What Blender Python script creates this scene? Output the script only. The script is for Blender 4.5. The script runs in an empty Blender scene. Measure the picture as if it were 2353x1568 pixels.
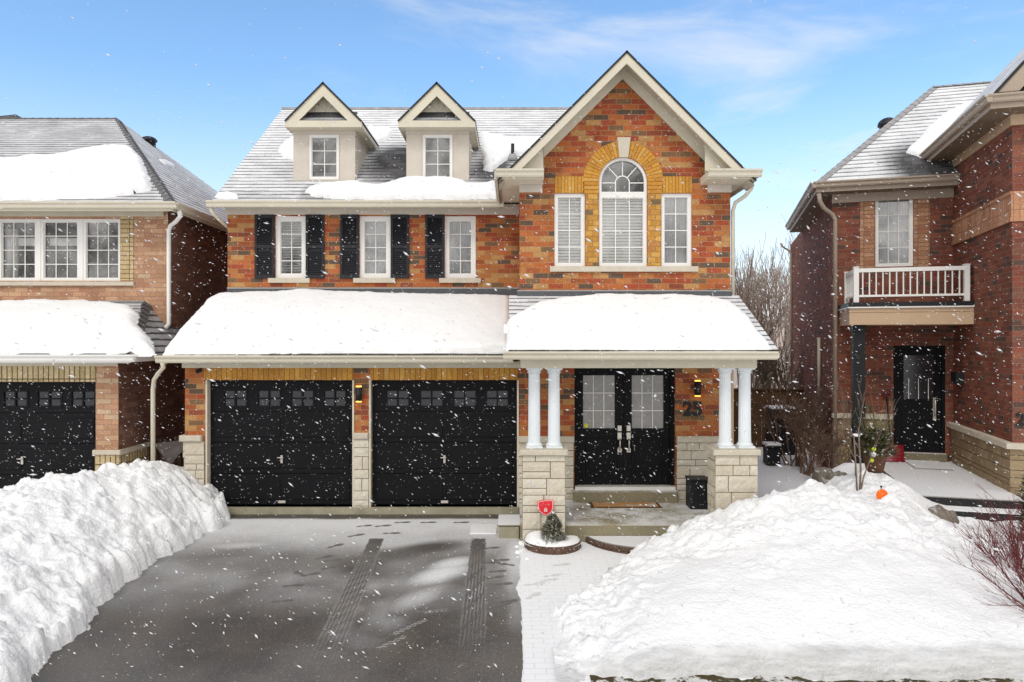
import bpy, math, random
import numpy as np
from mathutils import Vector, Matrix, noise as mnoise
from mathutils.geometry import tessellate_polygon

random.seed(11)
rng = np.random.default_rng(5)
R = math.radians
scene = bpy.context.scene
col = scene.collection
# survey constants: focal length and image centre of the photograph, eye height in metres
F, CX, CY, CZ = 1650.0, 1176.5, 784.0, 2.9

def XA(px, D): return (px - CX) * D / F
def ZA(py, D): return (CY - py) * D / F + CZ
def P(px, py, D): return Vector((XA(px, D), D, ZA(py, D)))
SL = 0.024
def ground_z(D): return -SL * (11.9 - D) if D < 11.9 else 0.0
def G(px, py):
    D = (CZ + SL * 11.9) / ((py - CY) / F + SL)
    return XA(px, D), D

class Frame:
    def __init__(s, x, y, rz):
        s.M = Matrix.Translation((x, y, 0)) @ Matrix.Rotation(rz, 4, 'Z')
        s.I = s.M.inverted(); s.R = s.I.to_3x3(); s.o = s.I @ Vector((0, 0, CZ))
    def at(s, px, py, axis, val):
        d = s.R @ Vector(((px - CX) / F, 1.0, (CY - py) / F))
        return s.o + d * ((val - s.o[axis]) / d[axis])
    def plane(s, px, py, p0, n):
        d = s.R @ Vector(((px - CX) / F, 1.0, (CY - py) / F))
        return s.o + d * ((p0 - s.o).dot(n) / d.dot(n))
    def pix(s, p):
        w = s.M @ Vector(p)
        return CX + w.x / w.y * F, CY - (w.z - CZ) / w.y * F
WORLD = Frame(0, 0, 0)

# ------------------------------------------------------------------ objects
def tag(o, label=None, cat=None, group=None, kind=None):
    if label: o['label'] = label
    if cat: o['category'] = cat
    if group: o['group'] = group
    if kind: o['kind'] = kind
    return o
def empty(name, loc, rz=0.0, label=None, cat=None, group=None):
    o = bpy.data.objects.new(name, None); col.objects.link(o)
    o.location = loc; o.rotation_euler = (0, 0, rz); o.empty_display_size = 0.2
    return tag(o, label, cat, group)

class MB:
    def __init__(s, shift=(0, 0, 0)):
        s.v = []; s.f = []; s.m = []; s.uv = {}; s.att = {}; s.shift = Vector(shift); s.smooth = set()
    def vert(s, p, a=None):
        s.v.append((p[0], p[1], p[2]))
        if a is not None: s.att[len(s.v) - 1] = a
        return len(s.v) - 1
    def face(s, idx, m=0, uv=None, smooth=False):
        s.f.append(tuple(idx)); s.m.append(m)
        if uv: s.uv[len(s.f) - 1] = uv
        if smooth: s.smooth.add(len(s.f) - 1)
    def poly(s, pts, m=0, uv=None):
        s.face([s.vert(p) for p in pts], m, uv)
    def box(s, x0, x1, y0, y1, z0, z1, m=0):
        if x0 > x1: x0, x1 = x1, x0
        if y0 > y1: y0, y1 = y1, y0
        if z0 > z1: z0, z1 = z1, z0
        a = [s.vert(p) for p in ((x0,y0,z0),(x1,y0,z0),(x1,y1,z0),(x0,y1,z0),(x0,y0,z1),(x1,y0,z1),(x1,y1,z1),(x0,y1,z1))]
        for q in ((3,2,1,0),(4,5,6,7),(0,1,5,4),(1,2,6,5),(2,3,7,6),(3,0,4,7)):
            s.face([a[i] for i in q], m)
    def bbox(s, x0, x1, y0, y1, z0, z1, c=0.006, m=0):
        """box with chamfered vertical/front edges (front = low y)"""
        if x0 > x1: x0, x1 = x1, x0
        if y0 > y1: y0, y1 = y1, y0
        if z0 > z1: z0, z1 = z1, z0
        c = min(c, (x1-x0)*.3, (z1-z0)*.3, (y1-y0)*.5)
        fr = [s.vert(p) for p in ((x0+c,y0,z0+c),(x1-c,y0,z0+c),(x1-c,y0,z1-c),(x0+c,y0,z1-c))]
        md = [s.vert(p) for p in ((x0,y0+c,z0),(x1,y0+c,z0),(x1,y0+c,z1),(x0,y0+c,z1))]
        bk = [s.vert(p) for p in ((x0,y1,z0),(x1,y1,z0),(x1,y1,z1),(x0,y1,z1))]
        s.face(fr, m); s.face(bk[::-1], m)
        for i in range(4):
            j = (i + 1) % 4
            s.face((md[i], md[j], fr[j], fr[i]), m); s.face((bk[i], bk[j], md[j], md[i]), m)
    def extrude(s, pts, vec, m=0, caps=True):
        vec = Vector(vec); n = len(pts)
        a = [s.vert(p) for p in pts]; b = [s.vert(Vector(p) + vec) for p in pts]
        if caps: s.face(a[::-1], m); s.face(b, m)
        for i in range(n):
            j = (i + 1) % n
            s.face((a[i], a[j], b[j], b[i]), m)
    def tube(s, pts, r, n=8, m=0, smooth=True, cap=True, flat=1.0):
        pts = [Vector(p) for p in pts]
        if not hasattr(r, '__len__'): r = [r] * len(pts)
        rings = []
        up = None
        for i, p in enumerate(pts):
            if i == 0: d = pts[1] - p
            elif i == len(pts) - 1: d = p - pts[i-1]
            else: d = (pts[i+1] - p).normalized() + (p - pts[i-1]).normalized()
            d = d.normalized() if d.length > 1e-9 else Vector((0, 0, 1))
            if up is None:
                up = Vector((0, 1, 0)) if abs(d.y) < .8 else Vector((1, 0, 0))
            a = d.cross(up)
            if a.length < 1e-5: a = d.orthogonal()
            a.normalize(); b = d.cross(a).normalized(); up = -b if (-b).dot(up) > 0 else b
            ring = []
            for k in range(n):
                t = 2 * math.pi * (k + .5) / n
                ring.append(s.vert(p + a * (math.cos(t) * r[i]) + b * (math.sin(t) * r[i] * flat)))
            rings.append(ring)
        for i in range(len(rings) - 1):
            for k in range(n):
                l = (k + 1) % n
                s.face((rings[i][k], rings[i][l], rings[i+1][l], rings[i+1][k]), m, smooth=smooth)
        if cap:
            s.face(rings[0][::-1], m); s.face(rings[-1], m)
    def lathe(s, base, prof, n=24, m=0, smooth=True, flute=0.0):
        rings = []
        for r, z in prof:
            ring = []
            for k in range(n):
                t = 2 * math.pi * k / n
                rr = r * (1 - (flute if k % 2 else 0))
                ring.append(s.vert((base[0] + rr * math.cos(t), base[1] + rr * math.sin(t), base[2] + z)))
            rings.append(ring)
        for i in range(len(rings) - 1):
            for k in range(n):
                l = (k + 1) % n
                s.face((rings[i][k], rings[i][l], rings[i+1][l], rings[i+1][k]), m, smooth=smooth)
        s.face(rings[0][::-1], m); s.face(rings[-1], m)
    def sheet(s, outline, holes, to3, depth=None, m=0):
        """flat wall with openings: outline/holes in 2-D, to3 maps (a, b, d) to space; reveals go back by depth"""
        loops = [outline] + list(holes)
        flat = [Vector((a, b, 0)) for lp in loops for a, b in lp]
        tris = tessellate_polygon([[Vector((a, b, 0)) for a, b in lp] for lp in loops])
        ids = [s.vert(to3(p.x, p.y, 0)) for p in flat]
        for t in tris:
            p, q, r_ = (flat[i] for i in t)
            ar = (q.x-p.x)*(r_.y-p.y) - (q.y-p.y)*(r_.x-p.x)
            if abs(ar) < 1e-9: continue
            t = t if ar > 0 else t[::-1]
            s.face([ids[i] for i in t], m)
        if depth:
            for lp in holes:
                n = len(lp)
                for i in range(n):
                    j = (i + 1) % n
                    s.poly((to3(*lp[i], 0), to3(*lp[j], 0), to3(*lp[j], depth), to3(*lp[i], depth)), m)
    def grid(s, A, B, Cc, Dd, nu, nv, cover=None, m=0, uvscale=True):
        """bilinear quad A(eave left) B(eave right) C(ridge right) D(ridge left) with metric uv and snow attribute"""
        A, B, Cc, Dd = (Vector(p) for p in (A, B, Cc, Dd))
        eu = (B - A).normalized(); nrm = (B - A).cross(Dd - A)
        if nrm.length < 1e-9: nrm = (B - A).cross(Cc - A)
        nrm.normalize(); ev = nrm.cross(eu)
        idx = []
        for j in range(nv + 1):
            row = []
            for i in range(nu + 1):
                a, b = i / nu, j / nv
                p = (A * (1-a) + B * a) * (1-b) + (Dd * (1-a) + Cc * a) * b
                c = cover(p) if callable(cover) else (0.8 if cover is None else cover)
                k = s.vert(p, c); row.append((k, ((p-A).dot(eu), (p-A).dot(ev))))
            idx.append(row)
        for j in range(nv):
            for i in range(nu):
                q = (idx[j][i], idx[j][i+1], idx[j+1][i+1], idx[j+1][i])
                s.face([t[0] for t in q], m, [t[1] for t in q])
    def build(s, name, mats, parent=None, smooth=False):
        me = bpy.data.meshes.new(name)
        sh = s.shift
        me.from_pydata([(x - sh.x, y - sh.y, z - sh.z) for x, y, z in s.v], [], s.f)
        if not isinstance(mats, (list, tuple)): mats = [mats]
        for mt in mats: me.materials.append(M[mt] if isinstance(mt, str) else mt)
        me.polygons.foreach_set('material_index', s.m)
        sm = [smooth or (i in s.smooth) for i in range(len(s.f))]
        me.polygons.foreach_set('use_smooth', sm)
        if s.uv:
            uvl = me.uv_layers.new(name='UVMap')
            for fi, uv in s.uv.items():
                ls = me.polygons[fi].loop_start
                for k, t in enumerate(uv): uvl.data[ls + k].uv = t
        if s.att:
            at = me.attributes.new('snow', 'FLOAT', 'POINT')
            for k, a in s.att.items(): at.data[k].value = a
        me.update()
        o = bpy.data.objects.new(name, me); col.objects.link(o)
        if parent: o.parent = parent
        return o

def np_mesh(name, V, Fq, mat, parent=None, smooth=True, att=None):
    me = bpy.data.meshes.new(name)
    V = np.asarray(V, dtype=np.float32); Fq = np.asarray(Fq, dtype=np.int32)
    k = Fq.shape[1]
    me.vertices.add(len(V)); me.vertices.foreach_set('co', V.ravel())
    me.loops.add(Fq.size); me.loops.foreach_set('vertex_index', Fq.ravel())
    me.polygons.add(len(Fq)); me.polygons.foreach_set('loop_start', np.arange(0, Fq.size, k, dtype=np.int32))
    me.polygons.foreach_set('use_smooth', np.full(len(Fq), smooth))
    me.update(calc_edges=True); me.validate()
    me.materials.append(M[mat])
    if att is not None:
        at = me.attributes.new('snow', 'FLOAT', 'POINT'); at.data.foreach_set('value', np.asarray(att, dtype=np.float32))
    o = bpy.data.objects.new(name, me); col.objects.link(o)
    if parent: o.parent = parent
    return o

def fbm(x, y, z=0.0, o=3): return mnoise.fractal(Vector((x, y, z)), 1.0, 2.0, o)
def nz(x, y, z=0.0): return mnoise.noise(Vector((x, y, z)))
def sstep(a, b, x):
    t = min(1, max(0, (x - a) / (b - a))); return t * t * (3 - 2 * t)

# ------------------------------------------------------------------ materials
M = {}
class NT:
    def __init__(s, name):
        s.mat = bpy.data.materials.new(name); s.mat.use_nodes = True
        s.t = s.mat.node_tree; s.t.nodes.clear(); M[name] = s.mat
        s.out = s.n('ShaderNodeOutputMaterial')
    def n(s, ty, ins=None, **kw):
        nd = s.t.nodes.new(ty)
        for k, v in kw.items(): setattr(nd, k, v)
        for k, v in (ins or {}).items(): s.set(nd.inputs[k], v)
        return nd
    def set(s, sock, v):
        if isinstance(v, bpy.types.NodeSocket): s.t.links.new(v, sock)
        else:
            if isinstance(v, (tuple, list)) and len(v) == 3 and sock.type == 'RGBA': v = (*v, 1)
            sock.default_value = v
    def math(s, op, a, b=None, c=None, clamp=False):
        nd = s.n('ShaderNodeMath', operation=op, use_clamp=clamp)
        for i, v in enumerate((a, b, c)):
            if v is not None: s.set(nd.inputs[i], v)
        return nd.outputs[0]
    def mix(s, f, a, b, blend='MIX'):
        nd = s.n('ShaderNodeMix', data_type='RGBA', blend_type=blend)
        s.set(nd.inputs[0], f); s.set(nd.inputs[6], a); s.set(nd.inputs[7], b)
        return nd.outputs[2]
    def ramp(s, f, stops, interp='LINEAR'):
        nd = s.n('ShaderNodeValToRGB'); cr = nd.color_ramp; cr.interpolation = interp
        while len(cr.elements) > 1: cr.elements.remove(cr.elements[-1])
        for i, (p, c) in enumerate(stops):
            e = cr.elements[0] if i == 0 else cr.elements.new(p)
            e.position = p; e.color = (*c, 1) if len(c) == 3 else c
        s.set(nd.inputs[0], f); return nd.outputs[0]
    def rng(s, v, a, b, c=0.0, d=1.0, smooth=False):
        nd = s.n('ShaderNodeMapRange', interpolation_type='SMOOTHSTEP' if smooth else 'LINEAR')
        for k, x in zip((0, 1, 2, 3, 4), (v, a, b, c, d)): s.set(nd.inputs[k], x)
        return nd.outputs[0]
    def noise(s, vec=None, scale=5.0, detail=3.0, rough=.55, dist=0.0):
        nd = s.n('ShaderNodeTexNoise', {'Scale': scale, 'Detail': detail, 'Roughness': rough, 'Distortion': dist})
        if vec is not None: s.set(nd.inputs['Vector'], vec)
        return nd.outputs[0]
    def obj(s): return s.n('ShaderNodeTexCoord').outputs['Object']
    def bump(s, h, strength=.3, dist=.01):
        return s.n('ShaderNodeBump', {'Height': h, 'Strength': strength, 'Distance': dist}).outputs[0]
    def bsdf(s, color, rough=.7, spec=.3, normal=None, metal=0.0, **kw):
        b = s.n('ShaderNodeBsdfPrincipled', {'Base Color': color, 'Roughness': rough, 'Specular IOR Level': spec, 'Metallic': metal})
        if normal is not None: s.set(b.inputs['Normal'], normal)
        for k, v in kw.items(): s.set(b.inputs[k], v)
        s.t.links.new(b.outputs[0], s.out.inputs[0]); return b

def plain(name, c, rough=.6, spec=.3, var=.12, nscale=6.0, bump=.0, metal=0.0, bscale=80.0, streak=True):
    t = NT(name); o = t.obj()
    n1 = t.noise(o, nscale, 4); n2 = t.noise(o, nscale * 9, 2)
    m = t.math('ADD', t.math('MULTIPLY', n1, .65), t.math('MULTIPLY', n2, .35))
    f = t.rng(m, .25, .75, 1 - var, 1 + var)
    cc = t.mix(1.0, (*c, 1), t.n('ShaderNodeCombineColor', {0: f, 1: f, 2: f}).outputs[0], 'MULTIPLY')
    nm = t.bump(t.noise(o, bscale, 2), bump, .004) if bump else None
    t.bsdf(cc, rough, spec, nm, metal)
    return t

def brick_mat(name, stops, mortar, bw=.25, bh=.0875, soldier=False, ms=.0055, off=(0, 0), stack=False, mrtvar=.3):
    t = NT(name); tc = t.n('ShaderNodeTexCoord')
    p = t.n('ShaderNodeSeparateXYZ', {0: tc.outputs['Object']}); nn = t.n('ShaderNodeSeparateXYZ', {0: tc.outputs['Normal']})
    side = t.math('GREATER_THAN', t.math('ABSOLUTE', nn.outputs[0]), .6)
    top = t.math('GREATER_THAN', t.math('ABSOLUTE', nn.outputs[2]), .6)
    u = t.math('ADD', t.math('MULTIPLY', p.outputs[1], side), t.math('MULTIPLY', p.outputs[0], t.math('SUBTRACT', 1.0, side)))
    v = t.math('ADD', t.math('MULTIPLY', p.outputs[1], top), t.math('MULTIPLY', p.outputs[2], t.math('SUBTRACT', 1.0, top)))
    u = t.math('ADD', u, 40 * bw + off[0]); v = t.math('ADD', v, 40 * bh + off[1])
    cv = t.n('ShaderNodeCombineXYZ', {0: v if soldier else u, 1: u if soldier else v}).outputs[0]
    wob = t.n('ShaderNodeVectorMath', {0: t.n('ShaderNodeTexNoise', {'Vector': tc.outputs['Object'], 'Scale': 9.0, 'Detail': 2.0}).outputs['Color'], 1: (.5, .5, .5)}, operation='SUBTRACT').outputs[0]
    sc = t.n('ShaderNodeVectorMath', {0: wob, 'Scale': .006}, operation='SCALE').outputs[0]
    cv = t.n('ShaderNodeVectorMath', {0: cv, 1: sc}, operation='ADD').outputs[0]
    b = t.n('ShaderNodeTexBrick', {'Vector': cv, 'Color1': (0, 0, 0), 'Color2': (1, 1, 1), 'Mortar': (.5, .5, .5), 'Scale': 1.0, 'Mortar Size': ms, 'Mortar Smooth': .25, 'Bias': 0.0, 'Brick Width': bw, 'Row Height': bh}, offset=0.0 if (soldier or stack) else .5, squash=1.0)
    c = t.ramp(b.outputs['Color'], stops, 'CONSTANT')
    o = tc.outputs['Object']
    n1 = t.noise(o, 45, 4, .7); n2 = t.noise(o, 2.2, 4, .6)
    f = t.math('MULTIPLY', t.rng(n1, .25, .75, .62, 1.32), t.rng(n2, .3, .7, .8, 1.15))
    c = t.mix(1.0, c, t.n('ShaderNodeCombineColor', {0: f, 1: f, 2: f}).outputs[0], 'MULTIPLY')
    c = t.mix(t.rng(t.noise(o, 14, 3), .62, .8, 0, .35), c, tuple(x * .35 for x in stops[1][1]))
    c = t.mix(b.outputs['Fac'], c, mortar)
    h = t.math('SUBTRACT', t.math('MULTIPLY', n1, .35), b.outputs['Fac'])
    t.bsdf(c, .85, .15, t.bump(h, .55, .006))

brick_mat('red_mixed_brick', [(0, (.125, .085, .058)), (.085, (.35, .08, .036)), (.28, (.43, .132, .043)), (.48, (.33, .098, .038)), (.60, (.43, .17, .056)), (.76, (.46, .25, .095)), (.87, (.20, .115, .06)), (.935, (.26, .075, .04))], (.40, .215, .115), ms=.0048)
brick_mat('gold_soldier_brick', [(0, (.46, .22, .045)), (.3, (.56, .29, .06)), (.6, (.50, .25, .055)), (.85, (.60, .34, .09))], (.20, .10, .03), bw=.30, soldier=True)
brick_mat('gold_brick', [(0, (.48, .24, .05)), (.25, (.60, .33, .08)), (.55, (.52, .26, .06)), (.8, (.45, .2, .07)), (.93, (.20, .14, .07))], (.30, .17, .06), bw=.16)
brick_mat('pink_brick', [(0, (.50, .285, .175)), (.25, (.45, .25, .15)), (.5, (.54, .335, .205)), (.75, (.42, .215, .13)), (.92, (.52, .37, .24))], (.32, .20, .13))
brick_mat('cream_soldier_brick', [(0, (.56, .44, .25)), (.4, (.50, .39, .21)), (.7, (.60, .48, .29))], (.10, .07, .03), bw=.36, soldier=True, ms=.009)
brick_mat('cream_stack_brick', [(0, (.56, .42, .22)), (.4, (.50, .37, .19)), (.7, (.60, .46, .27))], (.12, .08, .03), bw=.30, stack=True, ms=.007)
brick_mat('dark_red_brick', [(0, (.185, .066, .045)), (.2, (.235, .074, .047)), (.42, (.19, .082, .056)), (.62, (.26, .094, .058)), (.80, (.20, .062, .042)), (.9, (.11, .066, .052))], (.22, .135, .10), ms=.005)
brick_mat('shaded_side_brick', [(0, (.19, .10, .072)), (.3, (.22, .115, .08)), (.6, (.165, .085, .064)), (.85, (.25, .14, .10))], (.18, .11, .085))  # the side walls' shade is put into this darker brick colour
brick_mat('tan_brick', [(0, (.44, .24, .14)), (.3, (.40, .21, .12)), (.6, (.48, .28, .17)), (.85, (.36, .17, .10))], (.22, .12, .07), bw=.2, stack=True, ms=.007)
brick_mat('tan_soldier_brick', [(0, (.52, .27, .16)), (.3, (.46, .23, .13)), (.6, (.55, .31, .19)), (.85, (.44, .2, .12))], (.28, .15, .09), bw=.25, soldier=True)

def stone_mat(name, c1, c2, dark):
    t = NT(name); o = t.obj()
    ri = t.n('ShaderNodeNewGeometry').outputs['Random Per Island']
    c = t.mix(ri, c1, c2)
    n1 = t.noise(o, 7, 6, .65); n2 = t.noise(o, 55, 4, .7)
    c = t.mix(t.rng(n1, .5, .8, 0, .55), c, dark)
    f = t.rng(n2, .25, .75, .78, 1.15)
    c = t.mix(1.0, c, t.n('ShaderNodeCombineColor', {0: f, 1: f, 2: f}).outputs[0], 'MULTIPLY')
    t.bsdf(c, .85, .2, t.bump(t.math('ADD', t.noise(o, 22, 4, .6), t.math('MULTIPLY', n2, .4)), .6, .012))
stone_mat('cream_stone', (.70, .645, .54), (.60, .535, .42), (.44, .37, .26))
stone_mat('grey_stone', (.30, .26, .22), (.22, .20, .18), (.12, .11, .10))
stone_mat('buff_stone', (.36, .27, .16), (.27, .19, .11), (.16, .11, .07))
plain('mortar', (.24, .18, .10), .9, .1, .25, 20, .3)
plain('stone_cap', (.56, .50, .40), .8, .2, .15, 9, .35)
plain('concrete', (.34, .31, .22), .85, .2, .3, 5, .4)
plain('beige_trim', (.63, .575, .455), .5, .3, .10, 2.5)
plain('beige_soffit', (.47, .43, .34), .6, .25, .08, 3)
plain('stucco', (.60, .54, .46), .85, .15, .09, 5, .5, bscale=160)
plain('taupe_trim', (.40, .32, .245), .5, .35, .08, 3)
plain('shaded_soffit', (.21, .155, .105), .6, .25, .12, 3)  # darker than the trim: the eave shadow is put into the colour
plain('tan_board', (.55, .39, .25), .6, .3, .06, 4)
plain('white_vinyl', (.80, .78, .74), .4, .4, .04, 3)
plain('column_white', (.74, .78, .80), .45, .4, .05, 3)
plain('black_paint', (.011, .011, .013), .55, .3, .2, 6)
plain('black_door', (.0065, .0065, .008), .62, .16, .25, 3)
plain('shutter_paint', (.018, .018, .022), .6, .3, .2, 6)
plain('black_plastic', (.012, .012, .014), .5, .35, .2, 8)
plain('nickel', (.62, .57, .5), .35, .5, .06, 10, metal=.6)
plain('flashing', (.085, .088, .095), .6, .35, .25, 4)
plain('flash_lip', (.34, .34, .33), .5, .4, .15, 6)
plain('pipe_black', (.02, .02, .02), .5, .3, .1, 9)
plain('bark', (.19, .125, .09), .9, .1, .35, 18, .4)
plain('pale_bark', (.44, .35, .29), .9, .1, .3, 10)
plain('dark_bark', (.20, .145, .11), .9, .1, .3, 10)
plain('red_bark', (.15, .032, .032), .75, .25, .35, 6)
plain('fence_wood', (.10, .055, .028), .85, .15, .45, 4, .3)
plain('tarp', (.085, .07, .062), .5, .4, .35, 7, .3)
plain('old_wood', (.075, .045, .035), .9, .1, .5, 11, .4)
plain('mat_fibre', (.46, .25, .10), .95, .1, .25, 40, .5)
plain('mat_dark', (.12, .06, .025), .95, .1, .3, 40)
plain('sign_red', (.72, .02, .03), .45, .4, .05, 8)
plain('sign_white', (.80, .62, .60), .5, .4, .04, 8)
plain('sign_pink', (.62, .08, .09), .5, .4, .1, 90)
plain('sign_orange', (.85, .15, .005), .45, .4, .05, 8)
plain('shovel_red', (.20, .008, .018), .4, .4, .15, 6)
plain('pot_brown', (.14, .07, .04), .8, .2, .25, 12)
plain('ball_green', (.52, .60, .03), .3, .5, .08, 20)
plain('ball_white', (.7, .7, .7), .3, .5, .08, 20)
plain('sticker_yellow', (.70, .66, .03), .5, .4, .05, 20)
plain('paver_stone', (.115, .07, .05), .9, .15, .4, 9, .5)
plain('house_far', (.52, .43, .38), .9, .1, .15, 2)
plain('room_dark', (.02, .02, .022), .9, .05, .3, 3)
plain('curtain', (.50, .50, .48), .8, .1, .25, 5)
plain('sheer', (.42, .43, .44), .8, .1, .35, 3)
plain('blind_slat', (.85, .84, .81), .55, .3, .06, 8)
plain('door_glass', (.30, .29, .27), .12, .6, .25, 5)

def leaf(name, c, var=.5):
    t = NT(name); ri = t.n('ShaderNodeNewGeometry').outputs['Random Per Island']
    c0 = tuple(x * (1 - var) for x in c); c1 = tuple(x * (1 + var) for x in c)
    t.bsdf(t.mix(ri, c0, c1), .7, .2)
leaf('needle', (.17, .165, .075)); leaf('holly', (.035, .06, .02)); leaf('needle_snow', (.78, .78, .74), .06); leaf('dry_leaf', (.16, .095, .055))

t = NT('window_glass')
fr = t.n('ShaderNodeFresnel', {'IOR': 1.5}).outputs[0]
tr = t.n('ShaderNodeBsdfTransparent', {'Color': (.92, .92, .90)}); gl = t.n('ShaderNodeBsdfGlossy', {'Color': (1.0, .98, .95), 'Roughness': .03, 'Normal': t.bump(t.noise(t.obj(), 1.3, 2), .06, .02)})
mx = t.n('ShaderNodeMixShader', {0: t.math('ADD', fr, t.rng(t.noise(t.obj(), 1.1, 4, .6, .6), .36, .62, .015, .21))}); t.t.links.new(tr.outputs[0], mx.inputs[1]); t.t.links.new(gl.outputs[0], mx.inputs[2]); t.t.links.new(mx.outputs[0], t.out.inputs[0])  # noise in the mix imitates uneven reflections in the panes

t = NT('lamp_glow'); e = t.n('ShaderNodeEmission', {'Color': (1.0, .62, .12), 'Strength': 2.2}); t.t.links.new(e.outputs[0], t.out.inputs[0])

def snow_shader(name, bs=.35, scale=26.0, c=(.87, .87, .875), dirt=.0):
    t = NT(name); o = t.obj()
    h = t.math('ADD', t.noise(o, scale, 5, .65), t.math('MULTIPLY', t.noise(o, scale * 5, 2), .35))
    if dirt:
        vr = t.n('ShaderNodeTexVoronoi', {'Vector': t.n('ShaderNodeVectorMath', {0: o, 1: t.n('ShaderNodeVectorMath', {0: t.n('ShaderNodeTexNoise', {'Vector': o, 'Scale': 11.0}).outputs['Color'], 'Scale': .09}, operation='SCALE').outputs[0]}, operation='ADD').outputs[0], 'Scale': 24.0})
        h = t.math('SUBTRACT', h, t.math('MULTIPLY', vr.outputs['Distance'], .9))
    cc = t.mix(t.rng(t.noise(o, 1.6, 5, .6), .35, .75, 0, .5), c, (c[0] * .95, c[1] * .945, c[2] * .935))
    if dirt:  # dirt also switches on the painted front-face shade
        old = t.math('MULTIPLY', t.n('ShaderNodeAttribute', attribute_name='snow').outputs['Fac'], t.rng(t.noise(t.n('ShaderNodeVectorMath', {0: o, 1: (1.4, 1.4, 9)}, operation='MULTIPLY').outputs[0], 2.6, 5, .65), .3, .7, .45, 1.0))  # grey mask for the bank's front face, shade put into the colour
        cc = t.mix(old, cc, (.50, .495, .49))  # grey of the painted front-face shade, not old snow
    if dirt: cc = t.mix(t.math('MULTIPLY', t.rng(t.noise(o, 9, 6, .75), .64, .78), dirt), cc, (.30, .26, .22))
    t.bsdf(cc, .6, .25, t.bump(h, bs, .03 if dirt else .02))
snow_shader('snow'); snow_shader('snow_chunky', .36, 14.0, dirt=.12); snow_shader('snow_roof', .16, 20.0)
snow_shader('snow_ground', .3, 12.0, (.80, .80, .81))
snow_shader('flake', 0.0, 5.0, (.74, .74, .75))

# shingles dusted with snow: uv in metres, 'snow' attribute = how much has stuck
def shingle(name, dark=(.055, .053, .055), row=.155, line=1.0, contrast=1.0):
    t = NT(name); uv = t.n('ShaderNodeUVMap').outputs[0]
    nw = t.noise(uv, 3.5, 3)
    s = t.n('ShaderNodeSeparateXYZ', {0: uv})
    v = t.math('ADD', s.outputs[1], t.math('MULTIPLY', t.math('SUBTRACT', nw, .5), .035))
    cv = t.n('ShaderNodeCombineXYZ', {0: s.outputs[0], 1: v}).outputs[0]
    fr = t.math('FRACT', t.math('DIVIDE', v, row))
    b = t.n('ShaderNodeTexBrick', {'Vector': cv, 'Color1': (0, 0, 0), 'Color2': (1, 1, 1), 'Mortar': (0, 0, 0), 'Scale': 1.0, 'Mortar Size': .004, 'Mortar Smooth': .5, 'Brick Width': .31, 'Row Height': row}, offset=.37)
    tab = b.outputs['Color']
    base = t.mix(t.rng(tab, 0, 1), dark, tuple(x * 2.3 for x in dark))
    att = t.n('ShaderNodeAttribute', attribute_name='snow').outputs['Fac']
    nl = t.noise(t.n('ShaderNodeVectorMath', {0: cv, 1: (1.2, 5.0, 1)}, operation='MULTIPLY').outputs[0], 2.2, 4, .7)
    wd = t.rng(nl, .28, .72, .16, .62)
    ln = t.math('SUBTRACT', 1.0, t.n('ShaderNodeMapRange', {0: fr, 1: 0.02, 2: wd, 3: 0.0, 4: 1.0}, interpolation_type='SMOOTHSTEP').outputs[0])  # butt shadow under each course, painted as a dark line in the dusting
    nf = t.noise(uv, 45, 3, .7); nb = t.noise(uv, 1.1, 4, .6)
    a = t.math('ADD', att, t.math('MULTIPLY', t.math('SUBTRACT', nb, .5), .7))
    a = t.math('ADD', a, t.math('MULTIPLY', t.math('SUBTRACT', nf, .5), .45))
    a = t.math('SUBTRACT', a, t.math('MULTIPLY', ln, .86 * line))
    a = t.math('SUBTRACT', a, t.math('MULTIPLY', t.math('SUBTRACT', tab, .5), .18))
    a = t.math('SUBTRACT', a, t.math('MULTIPLY', b.outputs['Fac'], .3), clamp=True)
    c = t.mix(a, base, (.80, .80, .81))
    h = t.math('ADD', t.math('MULTIPLY', fr, -1.0), t.math('MULTIPLY', nf, .3))
    t.bsdf(c, .85, .15, t.bump(h, .5, .01))
shingle('shingle'); shingle('shingle_heavy', line=1.15)

# asphalt: wet grey-brown with the blown and driven snow film held in the 'snow' attribute
t = NT('asphalt'); o = t.obj()
att = t.n('ShaderNodeAttribute', attribute_name='snow').outputs['Fac']
n1 = t.noise(o, 70, 4, .85); n2 = t.noise(o, 1.4, 6, .65); n3 = t.noise(o, 26, 5, .8)
base = t.mix(t.rng(n2, .3, .7), (.054, .050, .048), (.135, .112, .088))
base = t.mix(t.rng(n1, .35, .7, 0, .6), base, (.020, .019, .018))
base = t.mix(t.rng(t.noise(o, 75, 3, .9), .56, .68, 0, .9), base, (.26, .235, .205))
vz = t.n('ShaderNodeTexVoronoi', {'Vector': o, 'Scale': 40.0})
spk = t.math('MULTIPLY', t.math('LESS_THAN', vz.outputs['Distance'], .17), t.math('GREATER_THAN', t.n('ShaderNodeSeparateXYZ', {0: vz.outputs['Color']}).outputs[0], .62))
a = t.math('ADD', att, t.math('MULTIPLY', t.math('SUBTRACT', n3, .5), t.rng(att, 0, .5, .1, .55)), clamp=True)
a = t.math('ADD', a, t.math('MULTIPLY', t.math('SUBTRACT', n1, .5), t.rng(att, 0, .4, .06, .45)), clamp=True)
a = t.math('MAXIMUM', a, t.math('MULTIPLY', spk, .42))
c = t.mix(a, base, (.80, .80, .81))
t.bsdf(c, t.math('ADD', t.rng(a, 0, .5, .34, .7), t.math('MULTIPLY', n2, .18)), .45, t.bump(t.math('ADD', n1, t.math('MULTIPLY', a, .4)), .35, .006))

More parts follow.
